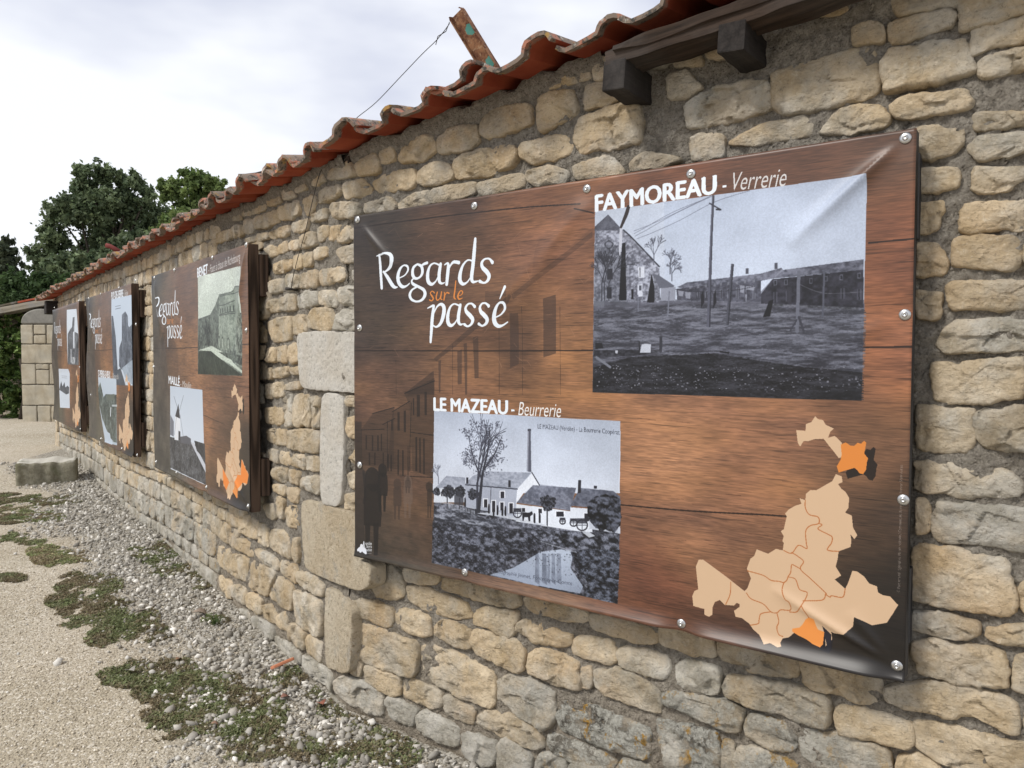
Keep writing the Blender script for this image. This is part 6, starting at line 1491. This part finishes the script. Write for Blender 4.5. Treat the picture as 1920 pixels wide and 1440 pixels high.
def tree(label, Y, blobs, n, size, cols, seed, trunkpx, name='oak_tree', cat='tree', deep=1.0, group='trees beyond the wall'):
    rr = random.Random(seed)
    C = []; R = []
    for (px, py, pr) in blobs:
        q = at_depth(px, py, Y); rad = pr/FPX*Y; C.append((q.x, Y+rr.uniform(-1, 1)*rad*deep, q.z)); R.append(rad)
    base = Vector((at_depth(trunkpx, 600, Y).x, Y, zg(14)-.2))
    t = thing(name, label, cat, base, group)
    V, F, CC = leaves(C, R, n, size, cols, seed)
    fastmesh('crown', V, F, M_LEAF, t, CC)
    H = max(c[2] for c in C); r0 = max(.12, (H-base.z)*.028)
    mid = base+Vector((rr.uniform(-.2, .2), 0, (H-base.z)*.45))
    tube('trunk', [base, base+(mid-base)*.5+Vector((rr.uniform(-.1, .1), 0, 0)), mid, Vector((mid.x*.8+C[0][0]*.2, Y, mid.z+(H-mid.z)*.45))], [r0*1.3, r0, r0*.8, r0*.35], M_BARK, t, 9)
    for k, (c, R_) in enumerate(zip(C, R)):
        if rr.random() < .85:
            s = mid+Vector((0, 0, rr.uniform(-.2, .25)*(H-mid.z))); e = Vector(c); m_ = (s+e)/2+Vector((rr.uniform(-.2, .2), rr.uniform(-.2, .2), rr.uniform(0, .3)))
            tube('limb', [s, m_, e], [r0*.42, r0*.24, r0*.08], M_BARK, t, 6)
DG = ((.09, .128, .066), (.19, .24, .125)); MG = ((.10, .155, .046), (.22, .285, .10)); LG = ((.05, .085, .03), (.10, .16, .06)); GG = ((.045, .062, .038), (.085, .105, .062))
tree('tallest dark green oak beyond the roof, left of the other oak', 30, [(182,333,26),(215,335,24),(246,348,25),(152,362,24),(122,405,28),(165,400,36),(215,390,42),(262,398,34),(280,372,18),(252,440,36),(190,452,44),(112,447,28),(75,480,26),(140,495,36),(225,495,42),(60,512,20),(275,455,22),(180,520,40),(294,402,20)], 42000, .115, DG, 31, 208)
tree('lower bushy oak with yellow green leaves just right of the tallest oak', 25, [(328,362,22),(368,348,26),(402,350,22),(345,392,28),(388,388,28),(318,420,22),(358,425,30),(415,372,14),(300,445,24),(330,455,26)], 20000, .105, MG, 32, 352)
tree('distant grey green tree at the left edge of the view', 46, [(8,468,20),(18,500,18),(-12,480,26),(2,520,22)], 4200, .24, GG, 33, 2)
tree('pale green bushy tree low above the gateway lintel', 19, [(30,535,30),(70,545,28),(5,558,30),(98,530,22),(-25,550,32),(50,565,26)], 11000, .08, LG, 34, 40, 'ash_tree')
tree('dark tree low behind the far roof end', 24, [(120,510,28),(155,500,26),(190,500,26),(90,500,20),(240,470,26),(285,450,22)], 11000, .12, DG, 35, 150)
# woods on the horizon (seen only from aside)
r = np.random.default_rng(5); nC = 90; Cx = r.uniform(-120, 40, nC); C = [(x, 75+r.uniform(-8, 8), .8+r.uniform(.5, 2.6)) for x in Cx]
V, F, CC = leaves(C, [r.uniform(2, 3.6) for _ in C], 26000, .7, DG, 77); o = fastmesh('far_woods', V, F, M_LEAF, None, CC); o['kind'] = 'stuff'
# ivy on the rear wall
C = []; R = []
for (px, py, pr) in [(8,600,24),(28,640,20),(10,660,26),(36,700,14),(8,710,28),(25,745,22),(5,770,24),(35,610,14),(-20,680,40),(-40,620,40),(-60,740,40),(38,660,10),(-15,740,30),(30,575,14)]:
    q = at_depth(px, py, 12.15); C.append((q.x, 12.2+.25*random.random(), q.z)); R.append(pr/FPX*12.15)
t = thing('ivy_bush', 'tall ivy growing over the rear wall left of the pillar', 'ivy', (C[4][0], 12.3, zg(12.3)))
V, F, CC = leaves(C, R, 11000, .055, ((.07, .13, .035), (.21, .30, .09)), 9, flat=.2, elong=1.15, shell=.2); fastmesh('ivy_leaves', V, F, M_LEAF, t, CC)
tube('ivy_stem', [(pp(41, 800, 12.0).x-.1, 12.15, zg(12)), (pp(41, 760, 12.0).x-.05, 12.2, 1.0), (pp(36, 700, 12.0).x-.1, 12.2, 1.5)], [.05, .04, .03], M_BARK, t)

# ------------------------------------------------------------ gravel and ground cover
def zrel(x, y): return zgv(y)+relief(np.asarray(x), np.asarray(y))
ICO = None
def ico():
    bm = bmesh.new(); bmesh.ops.create_icosphere(bm, subdivisions=1, radius=1); bm.verts.ensure_lookup_table()
    v = np.array([q.co[:] for q in bm.verts]); f = np.array([[q.index for q in p.verts] for p in bm.faces]); bm.free(); return v, f
IV, IF = ico()
OV8 = np.array([(1,0,0),(0,1,0),(-1,0,0),(0,-1,0),(0,0,1),(0,0,-1)], float); OF8 = np.array([(0,1,4),(1,2,4),(2,3,4),(3,0,4),(1,0,5),(2,1,5),(3,2,5),(0,3,5)])
def pebbles(name, x, y, s, cols, seed, base=(IV, IF), sink=.25):
    r = np.random.default_rng(seed); n = len(x); bv, bf = base
    A = r.normal(size=(n, 4)); A[:, 1:3] *= .45; A /= np.linalg.norm(A, axis=1)[:, None]; w, a, b, c = A.T
    R_ = np.stack([np.stack([1-2*(b*b+c*c), 2*(a*b-c*w), 2*(a*c+b*w)], 1), np.stack([2*(a*b+c*w), 1-2*(a*a+c*c), 2*(b*c-a*w)], 1), np.stack([2*(a*c-b*w), 2*(b*c+a*w), 1-2*(a*a+b*b)], 1)], 1)
    sc = s[:, None]*np.stack([r.uniform(.8, 1.35, n), r.uniform(.65, 1.0, n), r.uniform(.4, .7, n)], 1)
    P = bv[None]*(1+r.uniform(-.24, .24, (n, len(bv), 1))); P = P*sc[:, None]; P = np.einsum('nij,nkj->nki', R_, P)
    z = zrel(x, y)+s*(.35-sink*r.random(n)); P += np.stack([x, y, z], 1)[:, None]
    F = (bf[None]+np.arange(n)[:, None, None]*len(bv)).reshape(-1, 3)
    mc = r.random((n, 1)); col = np.array(cols[0])*(1-mc)+np.array(cols[1])*mc; wh = r.random(n) > .82; col[wh] = np.array(cols[2])*r.uniform(.8, 1.1, (wh.sum(), 1)); col *= r.uniform(.75, 1.2, (n, 1))
    col = np.repeat(np.concatenate([col, np.ones((n, 1))], 1), len(bv), 0)
    o = fastmesh(name, P.reshape(-1, 3), F, M_PEB, None, col); o['kind'] = 'stuff'; return o
r = np.random.default_rng(11)
def sample_strip(n, ymax, dmax, pw):
    y = 1.6+(ymax-1.6)*r.random(n)**1.5; d = dmax*r.random(n)**pw
    W0 = np.array([wall_front_x(q) for q in np.linspace(1.4, 10, 200)]); xw = np.interp(y, np.linspace(1.4, 10, 200), W0)
    k = .74; return xw-d/k, y, d
x, y, d = sample_strip(38000, 8.6, 1.35, .9)
dn = dist_wall(x, y); pr_ = np.clip((1.0-dn-.28+.7*(fbm(x, y, 2.4, 9)-.5))/.40, 0.004, 1); kp = (r.random(len(x)) < pr_) & (dn > .015)
x, y = x[kp], y[kp]; s = np.exp(r.normal(size=len(x))*.42)*(.0082+.0024*fbm(x, y, 3, 4)); s = np.clip(s, .004, .026)
pebbles('coarse_gravel', x, y, s, ((.25, .23, .195), (.44, .415, .365), (.66, .63, .57)), 3)
n = 70000; y = 1.5+6.5*r.random(n)**1.7; x = -r.random(n)*(1.0+y*.9)*1.0+0.1; kp = (dist_wall(x, y) > .05); x, y = x[kp], y[kp]
s = np.clip(np.exp(r.normal(size=len(x))*.4)*.0036, .002, .012)
pebbles('path_grit', x, y, s, ((.46, .395, .29), (.62, .55, .43), (.76, .70, .60)), 4, (OV8, OF8), .2)
# creeping ground cover
PATCH = [(400,1325,125,62,1),(300,1262,70,34,.8),(225,1272,42,18,.6),(470,1390,80,34,1),(120,1048,58,20,1.6),(85,1036,34,12,1.8),(165,1098,60,24,1.0),(200,1160,90,30,.8),(52,962,70,20,1.3),(20,935,50,10,1.0),(40,1014,42,12,1.1),(100,938,50,12,.9),(318,1062,58,22,.9),(330,1040,44,26,.8),(372,1090,30,16,.8),(405,1168,26,14,1.0),
         (530,1268,58,18,.9),(640,1330,50,26,.9),(690,1372,56,36,1.1),(745,1412,44,28,1.1),(590,1395,60,34,1.0),(640,1420,60,26,1.0),(250,1190,80,18,.7),(150,1130,60,18,.8),(345,1300,90,26,1),(260,1040,24,10,.6),(20,1085,30,8,.5),(480,1345,60,26,1),(600,1300,30,14,.8),(200,1205,40,12,.6),(10,975,30,10,1),(330,1365,60,26,.9)]
LV = []; LC = []
r = np.random.default_rng(17)
for (px, py, rx, ry, br_) in PATCH:
    c0 = ground_hit(px, py); ex = (ground_hit(px+rx, py)-ground_hit(px-rx, py))/2; ey = (ground_hit(px, py-ry)-ground_hit(px, py+ry))/2
    Aa = math.pi*ex.length*ey.length; n = int(min(16000, Aa*42000)); a_ = r.uniform(0, 6.283, n); q = np.sqrt(r.random(n))*1.12
    x = c0.x+ex.x*np.cos(a_)*q+ey.x*np.sin(a_)*q; y = c0.y+ex.y*np.cos(a_)*q+ey.y*np.sin(a_)*q
    nn = fbm(x, y, 7, 21)*.75+fbm(x, y, 26, 22)*.25; kp = (nn > .34+.17*q**2) & (r.random(n) < .35+3.0*(nn-.30)) & (dist_wall(x, y) > .01); x, y, nn = x[kp], y[kp], nn[kp]; m = len(x)
    if not m: continue
    hgt = .003+.024*np.clip(nn-.38, 0, .4)*r.random(m)*1.6; z = zrel(x, y)+hgt
    dr = r.uniform(0, 6.283, m); tl = r.uniform(-.1, .9, m); a = np.stack([np.cos(dr)*np.cos(tl), np.sin(dr)*np.cos(tl), np.sin(tl)], 1)
    b = np.cross(a, np.array([0, 0, 1.0])+r.normal(size=(m, 3))*.4); b /= np.linalg.norm(b, axis=1)[:, None]
    s = np.clip(.0066*np.exp(r.normal(size=(m, 1))*.3), .002, .013); p = np.stack([x, y, z], 1)
    Q = np.stack([p-a*s, p+b*s*.55, p+a*s*1.2, p-b*s*.55], 1); LV.append(Q.reshape(-1, 3))
    g = fbm(x, y, 9, 33)[:, None]+r.normal(size=(m, 1))*.12; g = np.clip((g-.35)/.35, 0, 1)
    col = np.array([.225, .18, .11])*(1-g)+np.array([.195, .225, .10])*g; col = col*(1+.6*np.clip(br_-1, 0, 1))*r.uniform(.6, 1.4, (m, 1)); LC.append(np.repeat(np.concatenate([col, np.ones((m, 1))], 1), 4, 0))
V = np.vstack(LV); o = fastmesh('ground_cover', V, np.arange(len(V)).reshape(-1, 4), M_LEAF, None, np.vstack(LC)); o['kind'] = 'stuff'
# grass tuft, leaves, twigs, tile scrap, pale stones
def tuft(px, py, n, h, seed, label):
    c0 = ground_hit(px, py); r = np.random.default_rng(seed); V = []; F = []; C = []
    for i in range(n):
        a = r.uniform(0, 6.28); l = h*r.uniform(.5, 1.1); b0 = np.array([c0.x, c0.y, c0.z])+np.array([math.cos(a), math.sin(a), 0])*r.uniform(0, .02); lean = r.uniform(.2, .9); d = np.array([math.cos(a)*lean, math.sin(a)*lean, 1.0]); d /= np.linalg.norm(d); s = np.array([-math.sin(a), math.cos(a), 0])*.0022
        k = len(V); m = b0+d*l*.55; t = b0+d*l+np.array([math.cos(a), math.sin(a), -.4])*l*.25
        V += [b0-s, b0+s, m+s*.8, m-s*.8, t]; F += [(k, k+1, k+2, k+3), (k+3, k+2, k+4)]; g = r.uniform(.7, 1.3); C += [(.06*g, .10*g, .03*g, 1)]*5
    tag(mesh('grass_tuft', V, F, M_LEAF, None, None, False, C), label, 'grass tuft')
tuft(405, 1172, 46, .07, 1, 'small green grass tuft in the pale gravel near the wall foot'); tuft(745, 1250, 0+1, .03, 2, 'single grass blade growing at the foot of the wall')
def dryleaf(px, py, s, ang, col, label):
    c0 = ground_hit(px, py); V = []; F = []; n = 9
    for i in range(n):
        t = i/(n-1); w = math.sin(math.pi*min(1, t*1.02))**.8*.42*(1+.15*math.sin(t*19)); z = .25*math.sin(t*3.1)*.4
        V += [(t-.5, -w, z+w*.45), (t-.5, 0, z), (t-.5, w, z+w*.40)]
    for i in range(n-1): k = i*3; F += [(k, k+1, k+4, k+3), (k+1, k+2, k+5, k+4)]
    M = Matrix.Translation(c0+Vector((0, 0, .010+s*.05))) @ Matrix.Rotation(ang, 4, 'Z') @ Matrix.Rotation(.25, 4, 'Y') @ Matrix.Scale(s, 4)
    o = mesh('dry_leaf', V, F, M_DLEAF, None, M, True, [(*col, 1)]*len(V)); o.modifiers.new('t', 'SOLIDIFY').thickness = .01; tag(o, label, 'leaf', 'dry leaves fallen on the ground')
M_DLEAF = mat_attr('dry_leaf', .8, .2, 0, .4, .35, 90)
dryleaf(375, 1156, .085, .3, (.30, .24, .19), 'pale brown curled leaf on the gravel, left of the grass tuft')
dryleaf(245, 1263, .055, 2.6, (.36, .34, .30), 'grey dry leaf on the path edge of the largest weed patch')
dryleaf(535, 1313, .045, .8, (.24, .12, .09), 'reddish brown leaf between stones, nearer than the tile scrap')
dryleaf(602, 1325, .05, 2.2, (.30, .12, .08), 'rusty red leaf close under the base stones of the wall')
dryleaf(335, 1241, .035, 1.2, (.22, .13, .08), 'small dark brown leaf on sandy ground beside the weeds')
dryleaf(402, 1363, .03, .2, (.32, .20, .14), 'small tan leaf in the middle of the nearest green weeds')
def twig(P, r_, label): tag(tube('twig', [ground_hit(*p)+Vector((0, 0, .012+.01*(i % 2))) for i, p in enumerate(P)], r_, M_TWIG, None, 6), label, 'twig')
M_TWIG = mat_plain('dry_twig', (.19, .16, .13), .9, 0, .1, .3)
twig([(248,1155),(262,1152),(280,1146),(300,1136)], [.005, .006, .005, .004], 'grey brown dry twig lying across the gravel between two weed patches')
twig([(200,1182),(215,1175),(232,1170)], [.002, .003, .002], 'thin pale straw twig on the weeds near the longer twig')
g0 = ground_hit(530, 1256); Vt = [(-.06, -.012, 0), (-.045, -.022, 0), (.055, -.012, 0), (.062, .012, 0), (.02, .022, 0), (-.05, .010, 0)]
Vt = Vt+[(x*.97, y*.9, z+.013) for x, y, z in Vt]; Ft = [(5, 4, 3, 2, 1, 0), (6, 7, 8, 9, 10, 11)]+[(i, (i+1) % 6, 6+(i+1) % 6, 6+i) for i in range(6)]
M_SCR = mat_plain('broken_terracotta', (.50, .20, .11), .85, 0, .2, .2)
o = mesh('tile_scrap', Vt, Ft, M_SCR, None, Matrix.Translation(g0+Vector((0, 0, .025))) @ Matrix.Rotation(.55, 4, 'Z') @ Matrix.Rotation(-.35, 4, 'X') @ Matrix.Rotation(-.2, 4, 'Y')); o.modifiers.new('b', 'BEVEL').width = .002
tag(o, 'broken orange tile scrap among dark weeds at the wall foot', 'tile scrap')
